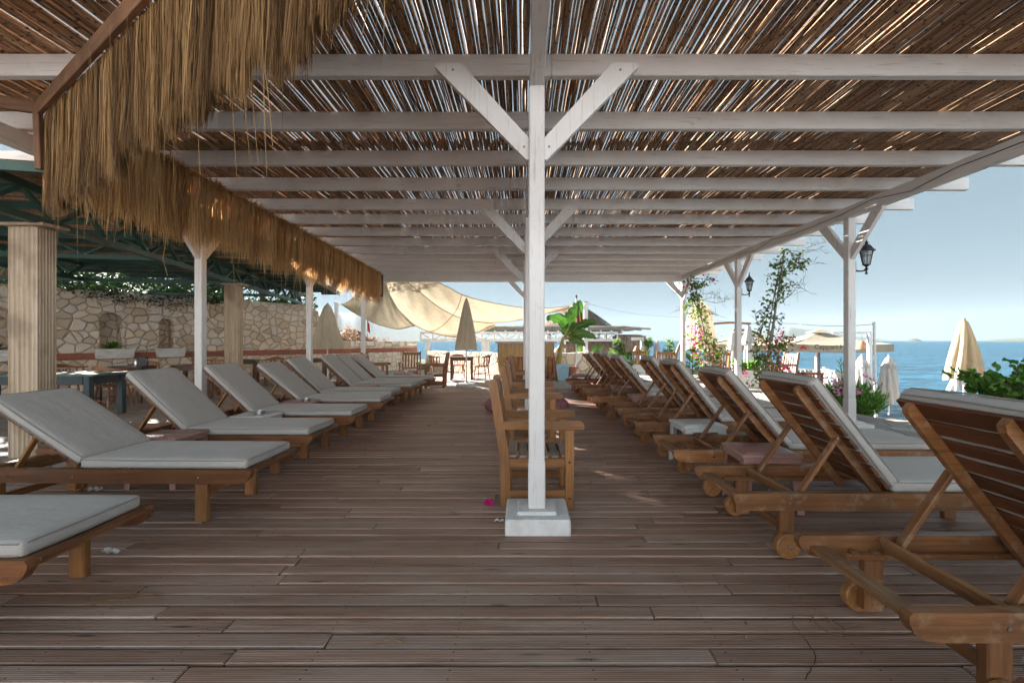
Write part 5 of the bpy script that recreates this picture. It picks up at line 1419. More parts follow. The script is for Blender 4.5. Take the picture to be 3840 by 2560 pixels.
for (px, py, sd_, lab) in ((1329, 810, 8, 'young green banana shoot with one folded leaf by the white sail post'), (1363, 812, 9, 'second young banana shoot right behind the far loungers')):
    p = at(px, 812, 17.9); t = thing('banana_shoot', lab, 'plant', (p.x, p.y, .1), 0, 'young banana shoots'); b = MB(); b.tube([(0, 0, -.5), (.02, 0, .6)], [.04, .03], 8); b.build('stem', 'banana_stem', t, 50)
    ban_leaf([(.02, 0, .55), (.0, -.05, .72), (.1, -.15, .85), (.3, -.3, .78 if sd_ == 8 else .98)], .14, sd_, .2, 3, .15)

# ================================================================== CONIFERS
def conifer(label, loc, h_, rad, seed, n=3600):
    rg = random.Random(seed); t = thing('young_conifer', label, 'conifer', loc, 0, 'young conifers by the water'); b = MB(); tr = MB(); tr.tube([(0, 0, 0), (0, 0, h_ * .95)], [.04, .008], 7)
    for i in range(62):
        z = h_ * (.08 + .9 * rg.random() ** .85); a = rg.uniform(0, 6.28); l = rad * (1.05 - z / h_) * rg.uniform(.55, 1.2) + .05
        tip = Vector((math.cos(a) * l, math.sin(a) * l, z + l * rg.uniform(.3, .8))); tr.tube([(0, 0, z), tip], [.009, .003], 4)
        for _ in range(n // 62):
            u = rg.uniform(.25, 1.08); p = Vector((0, 0, z)).lerp(tip, u) + Vector((rg.gauss(0, .03), rg.gauss(0, .03), rg.gauss(0, .03))); b.leaf(p, rg.uniform(.035, .08), (tip - Vector((0, 0, z))).normalized() + Vector((rg.uniform(-.7, .7), rg.uniform(-.7, .7), rg.uniform(-.1, .8))), .3, rg.random())
    tr.build('trunk', 'bark', t, 60); b.build('crown', 'leaf_con', t)
p = at(1419, 850, 13.6); conifer('bushy young conifer behind the far seaward loungers, brightest and nearest', (p.x, p.y, -.2), at(0, 781, 13.6).z + .2, .42, 1)
p = at(1440, 860, 13.9); conifer('smaller spreading conifer touching the right side of the bright one', (p.x, p.y, -.3), at(0, 812, 13.9).z + .3, .36, 2)
p = at(1490, 850, 17); conifer('dark young conifer left of the narrow white umbrella', (p.x, p.y, -.9), at(0, 778, 17).z + .9, .55, 3)
p = at(1538, 850, 16.6); conifer('young conifer right of the narrow white umbrella', (p.x, p.y, -.9), at(0, 780, 16.6).z + .9, .5, 4)
p = at(1590, 850, 16); conifer('young conifer behind the flowering creeper', (p.x, p.y, -.9), at(0, 792, 16).z + .9, .55, 5)
t = thing('wall_stub', 'short pale painted masonry block behind the far loungers below the hanging wicker lamp', 'wall', (3.72, 15.2, Zt)); b = MB(); b.box((0, 0, .22), (.75, .3, .5), None, .01)
for k in range(9): b.box((-.34 + k * .085, -.152, .22), (.055, .012, .46), None, .003)
b.build('block', 'plastic_white', t); b = MB(); b.box((0, 0, .485), (.8, .34, .03), None, .006); b.build('coping', 'white', t)

# ================================================================== FLOWERING CREEPERS
def creeper(label, base, canes, lf, fl, seed, bare=(), mat='leaf_olive'):
    rg = random.Random(seed); base = Vector(base); t = thing('flowering_creeper', label, 'creeper', base, 0, 'flowering creepers by the seaside posts'); st = MB(); b = MB(); f_ = MB(); cn = MB()
    for pts, r0 in canes:
        pts = [Vector(p) - base for p in pts]; cn.tube(resample(pts, 20), [r0 * (1 - .5 * i / 20) for i in range(21)], 7)
    for pts, n, spread, sz in lf:
        P_ = resample([Vector(p) - base for p in pts], 30)
        st.tube([p + Vector((rg.gauss(0, .02), rg.gauss(0, .02), 0)) for p in P_], .009, 5)
        for _ in range(n // 12):
            i = rg.randrange(31); c = P_[i] + Vector((rg.gauss(0, spread), rg.gauss(0, spread), rg.gauss(0, spread * .6))); st.tube([P_[i], (P_[i] + c) / 2 + Vector((0, 0, .03)), c], [.005, .004, .002], 4)
            for _ in range(12): b.leaf(c + Vector((rg.gauss(0, .06), rg.gauss(0, .06), rg.gauss(0, .07))), sz * rg.uniform(.6, 1.3), Vector((rg.uniform(-1, 1), rg.uniform(-1, 1), rg.uniform(-1, .5))), .65, rg.random())
    for c, n, s_ in fl:
        c = Vector(c) - base
        for _ in range(n): f_.leaf(c + Vector((rg.gauss(0, s_), rg.gauss(0, s_), rg.gauss(0, s_))), rg.uniform(.05, .085), None, .85, rg.random())
    for pts in bare:
        P_ = resample([Vector(p) - base for p in pts], 14); st.tube(P_, [.006 * (1 - .7 * i / 14) for i in range(15)], 4)
        for i in range(3, 14, 1):
            d = Vector((rg.uniform(-.6, .6), rg.uniform(-.3, .3), rg.uniform(-.2, .6))).normalized() * rg.uniform(.08, .3); q = P_[i]
            st.tube([q, q + d * .5 + Vector((0, 0, .02)), q + d], [.0035, .003, .0015], 4)
            if rg.random() < .5: st.tube([q + d * .6, q + d * .6 + Vector((rg.uniform(-.12, .12), 0, rg.uniform(-.05, .12)))], [.002, .001], 4)
    cn.build('canes', 'greywood', t, 60); st.build('stems', 'bark', t, 60); b.build('leaves', mat, t); f_.build('blossoms', 'magenta', t)
Y1 = 12.4; A = lambda px, py, d=0: at(px, py, Y1 + d)
creeper('flowering creeper with many magenta flowers climbing canes at the third seaside post', (A(1632, 880).x, Y1, Zt),
        [([A(1645, 890), A(1628, 800), A(1608, 720), A(1595, 648)], .022), ([A(1636, 890), A(1622, 800), A(1606, 735), A(1590, 665)], .016), ([A(1655, 880), A(1638, 800), A(1618, 730)], .014)],
        [([A(1640, 875), A(1628, 800), A(1610, 725), A(1595, 650)], 430, .10, .085), ([A(1625, 880), A(1618, 810), A(1605, 760)], 380, .15, .09), ([A(1650, 865), A(1648, 825), A(1640, 790)], 330, .12, .085), ([A(1595, 725), A(1590, 690), A(1586, 655), A(1600, 650)], 330, .08, .08), ([A(1610, 650), A(1625, 643), A(1640, 640)], 60, .06, .07), ([A(1660, 858), A(1690, 850), A(1712, 852)], 120, .06, .08)],
        [(A(1590, 752), 14, .09), (A(1600, 765), 10, .06), (A(1588, 783), 14, .08), (A(1612, 772), 10, .06), (A(1598, 792), 12, .07), (A(1630, 800), 12, .08), (A(1645, 797), 12, .07), (A(1600, 818), 12, .07), (A(1625, 815), 10, .06), (A(1650, 835), 12, .07), (A(1640, 828), 9, .06), (A(1670, 850), 10, .05), (A(1690, 852), 12, .06), (A(1711, 855), 12, .05), (A(1640, 645), 6, .04), (A(1580, 660), 5, .04), (A(1612, 640), 4, .04)],
        11, [[A(1608, 690), A(1640, 684), A(1680, 688)], [A(1612, 676), A(1640, 676), A(1668, 698)], [A(1620, 690), A(1650, 695), A(1690, 682)], [A(1570, 672), A(1558, 668), A(1548, 676)], [A(1618, 724), A(1645, 722), A(1658, 728)], [A(1585, 700), A(1560, 712), A(1550, 715)]])
Y2 = 9.7; A2 = lambda px, py, d=0: at(px, py, Y2 + d)
creeper('creeper on leaning bare canes reaching the rafter ends near the second seaside post', (A2(1752, 890).x, Y2, Zt),
        [([A2(1752, 890), A2(1770, 780), A2(1788, 670), A2(1802, 572)], .028), ([A2(1744, 890), A2(1764, 770), A2(1778, 680), A2(1788, 620)], .018), ([A2(1760, 890), A2(1772, 800), A2(1780, 730)], .016)],
        [([A2(1752, 880), A2(1765, 800), A2(1778, 720), A2(1786, 640), A2(1800, 575)], 430, .08, .075), ([A2(1805, 572), A2(1825, 585), A2(1840, 600), A2(1810, 610)], 150, .09, .08), ([A2(1742, 790), A2(1752, 740), A2(1765, 700)], 140, .08, .075), ([A2(1745, 870), A2(1740, 840), A2(1752, 810)], 200, .12, .085), ([A2(1775, 870), A2(1785, 840), A2(1788, 800)], 170, .09, .08), ([A2(1775, 800), A2(1800, 790), A2(1815, 782)], 130, .05, .08), ([A2(1800, 620), A2(1795, 655), A2(1790, 690)], 160, .07, .075)],
        [(A2(1791, 760), 10, .05), (A2(1794, 771), 12, .05), (A2(1788, 780), 8, .05), (A2(1815, 781), 8, .04), (A2(1790, 848), 12, .05), (A2(1796, 852), 10, .05), (A2(1798, 858), 9, .04), (A2(1811, 847), 8, .04), (A2(1790, 824), 6, .04), (A2(1784, 805), 6, .04), (A2(1768, 852), 6, .04)],
        12, [[A2(1805, 640), A2(1840, 660), A2(1866, 676)], [A2(1800, 650), A2(1830, 655), A2(1850, 650)], [A2(1815, 575), A2(1850, 580), A2(1880, 572), A2(1900, 585)], [A2(1820, 590), A2(1860, 600), A2(1890, 606)], [A2(1800, 690), A2(1815, 675), A2(1840, 660)], [A2(1750, 755), A2(1735, 730), A2(1742, 712)], [A2(1850, 570), A2(1880, 560), A2(1905, 556)], [A2(1796, 600), A2(1830, 610), A2(1850, 625)]])

# white square planter with a plant
p = at(1727, 0, 12.6)
t = thing('square_planter', 'white square masonry planter with low greenery behind the second seaside post', 'planter', (p.x, 12.9, Zt)); b = MB(); b.box((0, 0, .22), (.62, .62, .44), None, .012, axis=0); b.box((0, 0, .45), (.70, .70, .06), None, .01, axis=0); b.build('box', 'white', t); b = MB(); b.box((0, 0, .482), (.56, .56, .01), None, .002); b.build('soil', 'soil', t)
shrub('planter_plant', 'low twiggy green plant growing in the white square planter', (p.x - .02, 12.85, .43), .42, .36, 420, .10, 'leaf', 31, cat='plant', flat=1.6)
# oleander on the terrace edge
p = at(1938, 900, 8.7)
olf = lambda rg: (lambda a: (-.35 + .5 * math.cos(a) * rg.uniform(.3, 1.2) - .15, -.5 * abs(math.sin(a)) - .12, rg.choice((.36, .42, .55, .62, .7)) + rg.uniform(-.08, .08)))(rg.uniform(0, 6.28))
t = thing('oleander_bush', 'oleander bush with pale pink flowers growing behind the nearest seaside post', 'shrub', (p.x + .1, 8.7, -.35)); rg = random.Random(41); b = MB(); st = MB()
for i in range(150):
    a = rg.uniform(0, 6.28); q = rg.uniform(0, 1) ** .5; tip = Vector((math.cos(a) * .62 * q, math.sin(a) * .55 * q, rg.uniform(.62, 1.0) * (1.02 - .42 * q)))
    if rg.random() < .1: tip.z += .15
    if i == 7 or i == 8: tip = Vector((-.25 + .06 * (i - 7), -.1, 1.23))
    st.tube([(tip.x * .15, tip.y * .15, 0), tip * .5 + Vector((0, 0, .06)), tip], [.012, .009, .004], 4)
    for k in range(34):
        u = .25 + .78 * k / 34; c = Vector((tip.x * .15, tip.y * .15, 0)).lerp(tip, u); aa = k * 2.1 + rg.uniform(0, 1); d = Vector((math.cos(aa), math.sin(aa), rg.uniform(.5, 1.4))) + tip.normalized() * .6
        b.leaf(c, rg.uniform(.09, .15), d, .18, rg.random())
st.build('stems', 'bark', t); b.build('leaves', 'leaf', t); b = MB()
for px, py in ((1883, 872), (1886, 890), (1901, 893), (1906, 897), (1909, 888), (1918, 871), (1913, 875), (1928, 893), (1932, 896), (1952, 858), (1925, 885), (1897, 898), (1887, 876), (1966, 868)):
    c = at(px, py, 8.7) - Vector((p.x + .1, 8.7, -.35)); c += Vector((0, -.45 + .1 * rg.random(), 0)); c.x *= .95
    for _ in range(16): b.leaf(c + Vector((rg.gauss(0, .035), rg.gauss(0, .03), rg.gauss(0, .028))), rg.uniform(.03, .055), None, .9, rg.random())
b.build('blossoms', 'pinkf', t)
# planter with geranium at the right edge
t = thing('masonry_planter', 'pale masonry planter along the terrace edge behind the nearest seaward lounger', 'planter', (5.45, 3.9, Zt)); b = MB(); b.box((0, 0, .29), (.62, 3.0, .58), None, .012); b.box((0, 0, .61), (.72, 3.1, .05), None, .01); b.build('box', 'concrete', t); b = MB(); b.box((0, 0, .637), (.5, 2.9, .012), None, .003); b.build('soil', 'soil', t)
t = thing('geranium_plant', 'green round leaved geranium with bare stems in the masonry planter at the right edge', 'plant', (5.4, 4.9, .6)); rg = random.Random(52); b = MB(); st = MB()
for i in range(34):
    a = rg.uniform(0, 6.28); L_ = rg.uniform(.2, .62); tip = Vector((math.cos(a) * L_ * .95, math.sin(a) * L_ * .8, rg.uniform(.1, .42) * (1.25 - L_ * .8)))
    if i < 3: tip = Vector((.02 + .07 * i, .0, .46))
    if i in (4, 5): tip = Vector((-.36, .12, .22))
    st.tube([(rg.uniform(-.08, .08), rg.uniform(-.15, .15), 0), tip * .5 + Vector((0, 0, .02)), tip], [.013, .010, .005], 5)
    for _ in range(15):
        u = rg.uniform(.55, 1.08); c = tip * u + Vector((rg.gauss(0, .055), rg.gauss(0, .055), rg.gauss(0, .045))); s_ = rg.uniform(.03, .062)
        n = Vector((rg.uniform(-.7, .7), rg.uniform(-1, .4), rg.uniform(.2, 1))).normalized(); e = n.orthogonal().normalized(); f_ = n.cross(e); ring_ = []
        for k in range(12):
            q = 6.283 * k / 12; rr = s_ * (1 + .10 * math.cos(5 * q)) * (.45 if k == 0 else 1); ring_.append(c + e * rr * math.cos(q) + f_ * rr * math.sin(q) + n * .012 * math.cos(3 * q))
        b.add([c - n * .012] + ring_, [(0, 1 + k, 1 + (k + 1) % 12) for k in range(12)], None, rg.random())
        st.tube([tip * u * .85, c], [.003, .002], 4)
st.build('stems', 'bark', t, 60); b.build('leaves', 'leaf', t)
t = thing('round_back_chair', 'rounded wicker chair back below the large cream umbrella on the beach', 'chair', (8.0, 8.4, -.8)); b = MB()
for k in range(9):
    z = .1 + k * .075; b.tube([(.33 * math.cos(R(200 + 140 * i / 12)), .33 * math.sin(R(200 + 140 * i / 12)), z + .03 * math.sin(k)) for i in range(13)], .03, 6)
b.build('back', 'wicker', t, 60); b = MB(); b.box((0, 0, .3), (.5, .5, .08), None, .02); b.build('seat', 'wicker', t)
for sx in (-1, 1):
    for sy in (-1, 1): b = MB(); b.bar((sx * .22, sy * .22, 0), (sx * .22, sy * .22, .3), .04, .04, (0, 1, 0), .004); b.build('leg', 'wicker', t)
t = thing('slim_pole', 'slim white pole on the beach carrying the overhead wire, right of the oleander', 'pole', (7.25, 9.3, -.6)); zt = at(0, 742, 9.3).z + .6; b = MB(); b.tube([(0, 0, 0), (-.045, 0, zt)], [.03, .026], 10); b.build('shaft', 'whitem', t, 50); b = MB(); b.lathe([(.03, zt - .02), (.036, zt), (.001, zt + .03)], (-.045, 0, 0), 10); b.build('cap', 'whitem', t, 50)
# paving edge: rough stones towards the beach
rg = random.Random(77)
for k, (x, y, s_) in enumerate([(6.45, 7.75, .2), (6.75, 8.3, .26), (6.5, 7.3, .16)]):
    b = MB(); b.rbox((0, 0, 0), (s_ * 1.4, s_, s_ * .8), s_ * .2, Matrix.Rotation(k * .8, 3, 'Z'), (3, 3), .02, .02); tag(b.build('edge_stone', 'stone', None, 40, (x, y, -.38)), ('middle sized rough stone lying on the sand below the paving edge', 'largest rough stone on the sand by the slim white pole', 'smallest rough stone on the sand at the paving edge')[k], 'stone', 'stones at the paving edge')

# ================================================================== LOWER TERRACE WITH PARASOLS
ZL = -1.05
slab('lower_terrace', [(8.2, 20.4), (15.0, 20.2), (16.5, 24.7), (8.2, 25.2)], -2.6, ZL, 'paving')
t = thing('balustrade', 'white picket balustrade round the lower terrace above the sea', 'balustrade', (15, 29.2, ZL))
ln = [(8.6, 25.0), (16.3, 24.5), (15.1, 20.9)]; b = MB(); pk = MB(); ps = MB()
for (xa, ya), (xb, yb) in zip(ln, ln[1:]):
    p0, p1 = Vector((xa - 15, ya - 29.2, 0)), Vector((xb - 15, yb - 29.2, 0)); L = (p1 - p0).length
    for z in (.12, .78): b.bar(p0 + Vector((0, 0, z)), p1 + Vector((0, 0, z)), .06, .08, (0, 0, 1), .004)
    n = int(L / .22)
    for i in range(n):
        q = p0.lerp(p1, (i + .5) / n); pk.bar(q + Vector((0, 0, .14)), q + Vector((0, 0, .76)), .05, .05, (0, 1, 0), .003)
    ps = MB(); ps.bar(p0, p0 + Vector((0, 0, .9)), .12, .12, (0, 1, 0), .006); ps.build('end_post', 'whitem', t)
b.build('rail', 'whitem', t); pk.build('pickets', 'whitem', t); 
def text(parent, body, size, loc, rot, mat, ext=.002, align='LEFT', name='lettering'):
    cu_ = bpy.data.curves.new(name, 'FONT'); cu_.body = body; cu_.size = size; cu_.extrude = ext; cu_.align_x = align; cu_.resolution_u = 3
    o = bpy.data.objects.new('tmp_text', cu_); COL.objects.link(o); bpy.context.view_layer.update()
    me = bpy.data.meshes.new_from_object(o.evaluated_get(bpy.context.evaluated_depsgraph_get())); bpy.data.objects.remove(o); me.materials.clear(); me.materials.append(MT[mat])
    o = bpy.data.objects.new(name, me); COL.objects.link(o); o.location = loc; o.rotation_euler = rot; o.parent = parent; return o
def parasol(label, loc, half, rz, zeave, zpk, shift):
    t = thing('square_parasol', label, 'parasol', loc, rz, 'big beige parasols of the lower terrace'); b = MB()
    c4 = [(-half, -half), (half, -half), (half, half), (-half, half)]; n = 10; vs = []; fs = []
    for i in range(4):
        a, c = Vector((*c4[i], zeave)), Vector((*c4[(i + 1) % 4], zeave)); o = len(vs)
        for k in range(n + 1):
            u = k / n
            for j in range(n + 1):
                e = a.lerp(c, j / n); p = e.lerp(Vector((e.x * .12, e.y * .12, zpk)), u); p.z -= .16 * math.sin(math.pi * u) * .6 + .07 * math.sin(math.pi * j / n) * (1 - u); vs.append(p)
        for k in range(n):
            for j in range(n): fs.append((o + k * (n + 1) + j, o + k * (n + 1) + j + 1, o + (k + 1) * (n + 1) + j + 1, o + (k + 1) * (n + 1) + j))
    b.add(vs, fs, None, .5); b.build('canopy', 'canvas_beige', t, 25)
    b = MB(); vs = []; fs = []
    for i in range(4):
        a, c = Vector((*c4[i], zeave)), Vector((*c4[(i + 1) % 4], zeave)); o = len(vs)
        for j in range(n + 1):
            e = a.lerp(c, j / n); e.z -= .07 * math.sin(math.pi * j / n); vs += [e, e * 1.004 - Vector((0, 0, .34 + .004 * e.z))]
        for j in range(n): fs.append((o + 2 * j, o + 2 * j + 2, o + 2 * j + 3, o + 2 * j + 1))
    b.add(vs, fs, None, .5); b.build('valance', 'canvas_beige', t, 40)
    b = MB(); h2 = half * .22; b.add([(-h2, -h2, zpk + .02), (h2, -h2, zpk + .02), (h2, h2, zpk + .02), (-h2, h2, zpk + .02), (0, 0, zpk + .22)], [(0, 1, 4), (1, 2, 4), (2, 3, 4), (3, 0, 4), (3, 2, 1, 0)]); b.build('vent_cap', 'canvas_beige', t)
    b = MB(); b.tube([(0, 0, 0), (0, 0, zpk + .2)], .055, 10); b.build('pole', 'grey_metal', t, 50)
    b = MB(); b.box((0, 0, .06), (.8, .8, .12), None, .01); b.build('base', 'grey_metal', t)
    b = MB()
    for sx, sy in c4: b.bar((0, 0, zpk - .12), (sx * .98, sy * .98, zeave - .03), .03, .04, (0, 0, 1), .003)
    b.build('ribs', 'grey_metal', t)
    lo = text(t, 'Cappari', .30, (-half * .32 + shift, -half * 1.006, zeave - .235), (R(90), 0, 0), 'print')
    text(t, 'Hotels', .30, (-half * .32 + shift + max(v.co.x for v in lo.data.vertices) + .1, -half * 1.006, zeave - .235), (R(90), 0, 0), 'print')
    b = MB()
    for k in range(9):
        a = R(10 + 20 * k); o = Vector((-half * .32 - .42 + shift, -half * 1.008, zeave - .25)); d = Vector((math.cos(a), 0, math.sin(a))); b.prism([o + d * .05 + Vector((-d.z, 0, d.x)) * .02, o + d * .3, o + d * .05 - Vector((-d.z, 0, d.x)) * .02], (0, .004, 0), 0)
    b.build('logo', 'logo_red', t); return t
pk_ = at(1881, 0, 22.2); zE, zP = at(0, 789, 20.6).z - ZL, at(0, 765, 22.2).z - ZL
parasol('big beige square parasol of the lower terrace whose print shows beside the nearest seaside post', (pk_.x, 22.2, ZL), 2.1, R(-12), zE, zP, -.35)
pk_ = at(1700, 0, 23)
parasol('big beige square parasol of the lower terrace behind the hanging white umbrellas', (pk_.x + .2, 23, ZL), 1.9, R(-16), at(0, 789, 21.6).z - ZL, at(0, 766, 23).z - ZL, .4)
# cantilever umbrellas, folded
def cantilever(label, pts, Y, hangp, ln_, seed, wid, mat='canvas_white'):
    P_ = [at(x, y, Y) for x, y in pts]; base = Vector((P_[0].x, Y, ZL if P_[0].z < 0 else Zt)); t = thing('cantilever_umbrella', label, 'umbrella', base, 0, 'folded cantilever umbrellas')
    Q = resample([p - base for p in P_], 24); b = MB()
    for a, c in zip(Q, Q[1:]): b.bar(a, c + (c - a) * .12, .085, .13, (0, 1, 0), .006, .5)
    b.build('mast', 'chairwood', t)
    b = MB(); b.box((0, 0, .05), (.9, .9, .1), None, .01); b.build('base', 'grey_metal', t)
    h0 = at(*hangp, Y) - base; rg = random.Random(seed); n = 60; prof = [(wid / 2 * (.22 + .78 * min(1, (i / 20) ** .8)), h0.z - ln_ * i / 20) for i in range(21)]; ph = rg.uniform(0, 6)
    b = MB(); b.lathe(prof, (h0.x, 0, 0), n, lambda u, th, r_: (r_ * (.72 + .3 * abs(math.sin(3 * th + ph + .5 * math.sin(u * 4))) - .2 * math.exp(-((u - .42) / .07) ** 2)), -.18 * abs(math.sin(1.5 * th + ph)) * u ** 4)); b.build('canopy', mat, t, 80)
    b = MB(); b.lathe([(wid * .16, h0.z - .02), (wid * .3, h0.z - ln_ * .16), (wid * .50, h0.z - ln_ * .30), (wid * .52, h0.z - ln_ * .34)], (h0.x, 0, 0), n, lambda u, th, r_: (r_ * (.85 + .22 * abs(math.sin(2.5 * th + ph))), -.12 * abs(math.sin(2.5 * th + ph)) * u)); b.build('top_flap', mat, t, 80)
    b = MB(); b.tube([(h0.x, 0, h0.z - ln_ * .98), (h0.x, 0, h0.z + .05)], .025, 8); b.build('rod', 'grey_metal', t); return t
cantilever('folded white cantilever umbrella on a curved brown mast, hanging right of the second seaside post', [(1548, 868), (1551, 825), (1562, 790), (1585, 762), (1625, 746), (1675, 741), (1722, 743)], 18.5, (1719, 747), 1.9, 3, .5)
cantilever('folded white cantilever umbrella hanging left of the second seaside post, mast curving right', [(1772, 872), (1768, 815), (1755, 783), (1735, 764), (1710, 758), (1684, 758)], 20.0, (1684, 762), 2.0, 4, .52)
p = at(1602, 690, 15.5)
make_umbrella('closed_umbrella', 'tall beige closed parasol behind the flowering creeper with magenta flowers', (at(1608, 0, 15.5).x, 15.5, -.9), 3.5, p.z + .9, at(0, 800, 15.5).z + .9, 1.15, 'canvas', 'grey_metal', None, seed=12, tie=True)
# tables and black chairs on the lower terrace
def low_table(label, x, y, lx, ly):
    t = make_table(lx, ly, 'redwood'); t.location = (x, y, ZL); t.name = 'terrace_table'; tag(t, label, 'table', 'orange wooden tables of the lower terrace')
low_table('orange wooden table on the lower terrace left of the parasol pole', at(1801, 0, 21.5).x, 21.5, .8, .8); low_table('orange wooden table on the lower terrace at the foot of the parasol pole', at(1861, 0, 22.5).x, 22.5, .85, .8); low_table('small orange table on the lower terrace behind the creeper canes', at(1775, 0, 23.5).x, 23.5, .8, .8)
def make_black_chair():
    t = thing('metal_chair', 'x', 'chair'); b = MB(); b.rbox((0, 0, .44), (.46, .46, .03), .012, None, (3, 3)); b.build('seat', 'black', t)
    b = MB()
    for sy in (-1, 1): b.tube([(.22, sy * .23, 0), (.22, sy * .24, .62), (.15, sy * .25, .68), (-.2, sy * .24, .70)], .014, 6); b.tube([(-.26, sy * .2, 0), (-.22, sy * .22, .44), (-.27, sy * .2, .86)], .014, 6)
    for k in range(5): b.tube([(-.235 - .01 * k, -.22, .5 + k * .085), (-.29 - .01 * k, 0, .5 + k * .085), (-.235 - .01 * k, .22, .5 + k * .085)], .012, 6)
    b.build('frame', 'black', t, 60); return t
bc, bu = make_black_chair(), []
for px, y, rz, lab in [(1829, 22.4, 3.3, 'black metal chair between the two orange tables of the lower terrace'), (1845, 23.6, 2.6, 'black metal chair behind the gap between the two orange tables'), (1809, 22.8, 1.4, 'black metal chair behind the left orange table'), (1868, 23.5, -1.6, 'black metal chair behind the table at the parasol pole'), (1895, 23.0, 3.0, 'black metal chair just right of the parasol pole')]:
    place(bc, bu, (at(px, 0, y).x, y, ZL), rz, lab, 'black metal chairs of the lower terrace')
t = thing('picket_gate', 'short white picket fence piece right of the nearest seaside post', 'fence', (at(1990, 0, 14.6).x, 14.6, -.95)); b = MB()
for k in range(6): b.bar((k * .13, .12 * k, 0), (k * .13, .12 * k, .95), .07, .03, (0, 1, 0), .004)
b.build('pickets', 'whitem', t); b = MB(); b.bar((-.03, .01, .75), (.68, .63, .75), .03, .07, (0, 0, 1), .003); b.build('rail', 'whitem', t)
t = thing('frame_post', 'white square post with a top arm on the beach behind the white umbrella', 'post', (at(1997, 0, 16).x, 16, -1.2)); zt = at(0, 745, 16).z + 1.2 - .4; zt = at(0, 766, 16).z + 1.2; b = MB(); b.bar((0, 0, 0), (0, 0, zt), .12, .12, (0, 1, 0), .006); b.build('shaft', 'whitem', t); b = MB(); b.bar((.06, 0, zt + .04), (-.9, .6, zt + .04), .09, .09, (0, 0, 1), .004); b.build('arm', 'whitem', t)
wicker_lamp('wicker lamp hanging from the arm of the white frame post', at(1980, 802, 16.3), .2, .3, .3)
post('umbrella_post', 'thin white post beside the dark parasol pole', 'post', at(1876, 0, 23.8).x, 23.8, ZL, at(0, 790, 23.8).z, .12)

# ================================================================== SMALL THINGS ON THE DECK
def cushion(label, x, y, rz, sc_):
    t = thing('floor_cushion', label, 'cushion', (x, y, .012), rz, 'patterned cushions on the deck'); b = MB(); b.rbox((0, 0, .09), (.42 * sc_, .42 * sc_, .17), .07, None, (6, 6), .04, .006); b.build('cover', 'purple', t, 60); b = MB()
    for sx, sy in ((-1, -1), (1, -1), (1, 1), (-1, 1)): b.leaf((sx * .2 * sc_, sy * .2 * sc_, .09), .06, (sx, sy, 0), .5, .5)
    b.build('tassels', 'purple', t)
cushion('dark patterned cushion lying left of the centre row of armchairs', -.42, 8.3, .5, 1.0); cushion('patterned cushion lying right of the second centre post', .64, 8.35, .2, .95)
b = MB(); rg = random.Random(3)
for i in range(26): b.leaf((rg.gauss(0, .008), rg.gauss(0, .008), .012 + rg.random() * .02), .045, Vector((rg.uniform(-1, 1), rg.uniform(-1, 1), rg.uniform(.1, 1))), .85, rg.random())
tag(b.build('fallen_flower', 'magenta', None, None, (-.255, 3.5, .0)), 'single magenta blossom fallen on the deck left of the front footing', 'flower')
def scrap(label, p, s_, seed):
    rg = random.Random(seed); b = MB(); n = 5; vs = [(s_ * (i / n - .5) * (1 + .2 * rg.random()), s_ * (j / n - .5) * .6 + s_ * .1 * math.sin(i), .006 + abs(s_ * .35 * math.sin(i * 1.1 + seed) * math.cos(j * .9))) for j in range(n + 1) for i in range(n + 1)]
    b.add(vs, [(j * 6 + i, j * 6 + i + 1, j * 6 + i + 7, j * 6 + i + 6) for j in range(n) for i in range(n)]); tag(b.build('paper_scrap', 'paper', None, 60, p), label, 'litter', 'scraps on the deck')
scrap('torn white paper scrap on the deck beside the front left mattress', (-2.46, 2.73, .004), .085, 1); scrap('crumpled pale scrap under the lounger with the lowest back', (-3.62, 3.86, .004), .10, 2)
scrap('dry brown husk left of the front footing', (-.16, 3.2, .004), .06, 3)
def stalk(label, pts):
    pts = [at(x, y, H * F / (y - 782)) for x, y in pts]; c = Vector(pts[0]); b = MB(); q = resample([Vector(p) - c for p in pts], 30); b.tube([p + Vector((0, 0, .006 + .004 * math.sin(i))) for i, p in enumerate(q)], .0022, 5); tag(b.build('straw_stalk', 'straw', None, 60, (c.x, c.y, 0)), label, 'straw', 'loose stalks on the deck')
stalk('long pale stalk in a thin loop on the near left boards', [(208, 1388), (205, 1376), (260, 1370), (340, 1366), (370, 1368), (330, 1375), (250, 1382), (210, 1390)])
stalk('short pale stalk by the paper scrap', [(276, 1245), (310, 1238), (335, 1240), (342, 1254)])
stalk('curled dry stalk on the boards left of the nearest seaward lounger', [(1848, 1470), (1822, 1432), (1826, 1418), (1880, 1415), (1935, 1440), (1930, 1460), (1880, 1440), (1865, 1415)])
stalk('dry stalk trailing down from the curled one', [(1850, 1472), (1870, 1500), (1872, 1520), (1850, 1560)])
stalk('thin stalk at the bottom centre boards', [(860, 1480), (895, 1472), (925, 1478), (905, 1470)])

b = MB(); rg = random.Random(91)
for _ in range(240):
    x, y = rg.uniform(-3.4, 3.2), 1.4 + 9 * rg.random() ** 1.4; s_ = rg.uniform(.008, .024)
    b.leaf((x, y, .006), s_, (rg.uniform(-1, 1), rg.uniform(-1, 1), rg.uniform(0, .4)), .6, rg.random())
tag(b.build('leaf_litter', 'leaf_dry'), kind='stuff')
hang('light_cable', 'thin dark cable clipped along the seaward lengthwise beam', 'cable', [(4.695, 1.9 + k * .6, 3.13 + .03 * math.sin(k * 1.9) + (.02 if k % 2 else -.02)) for k in range(19)], .0045, 'black')

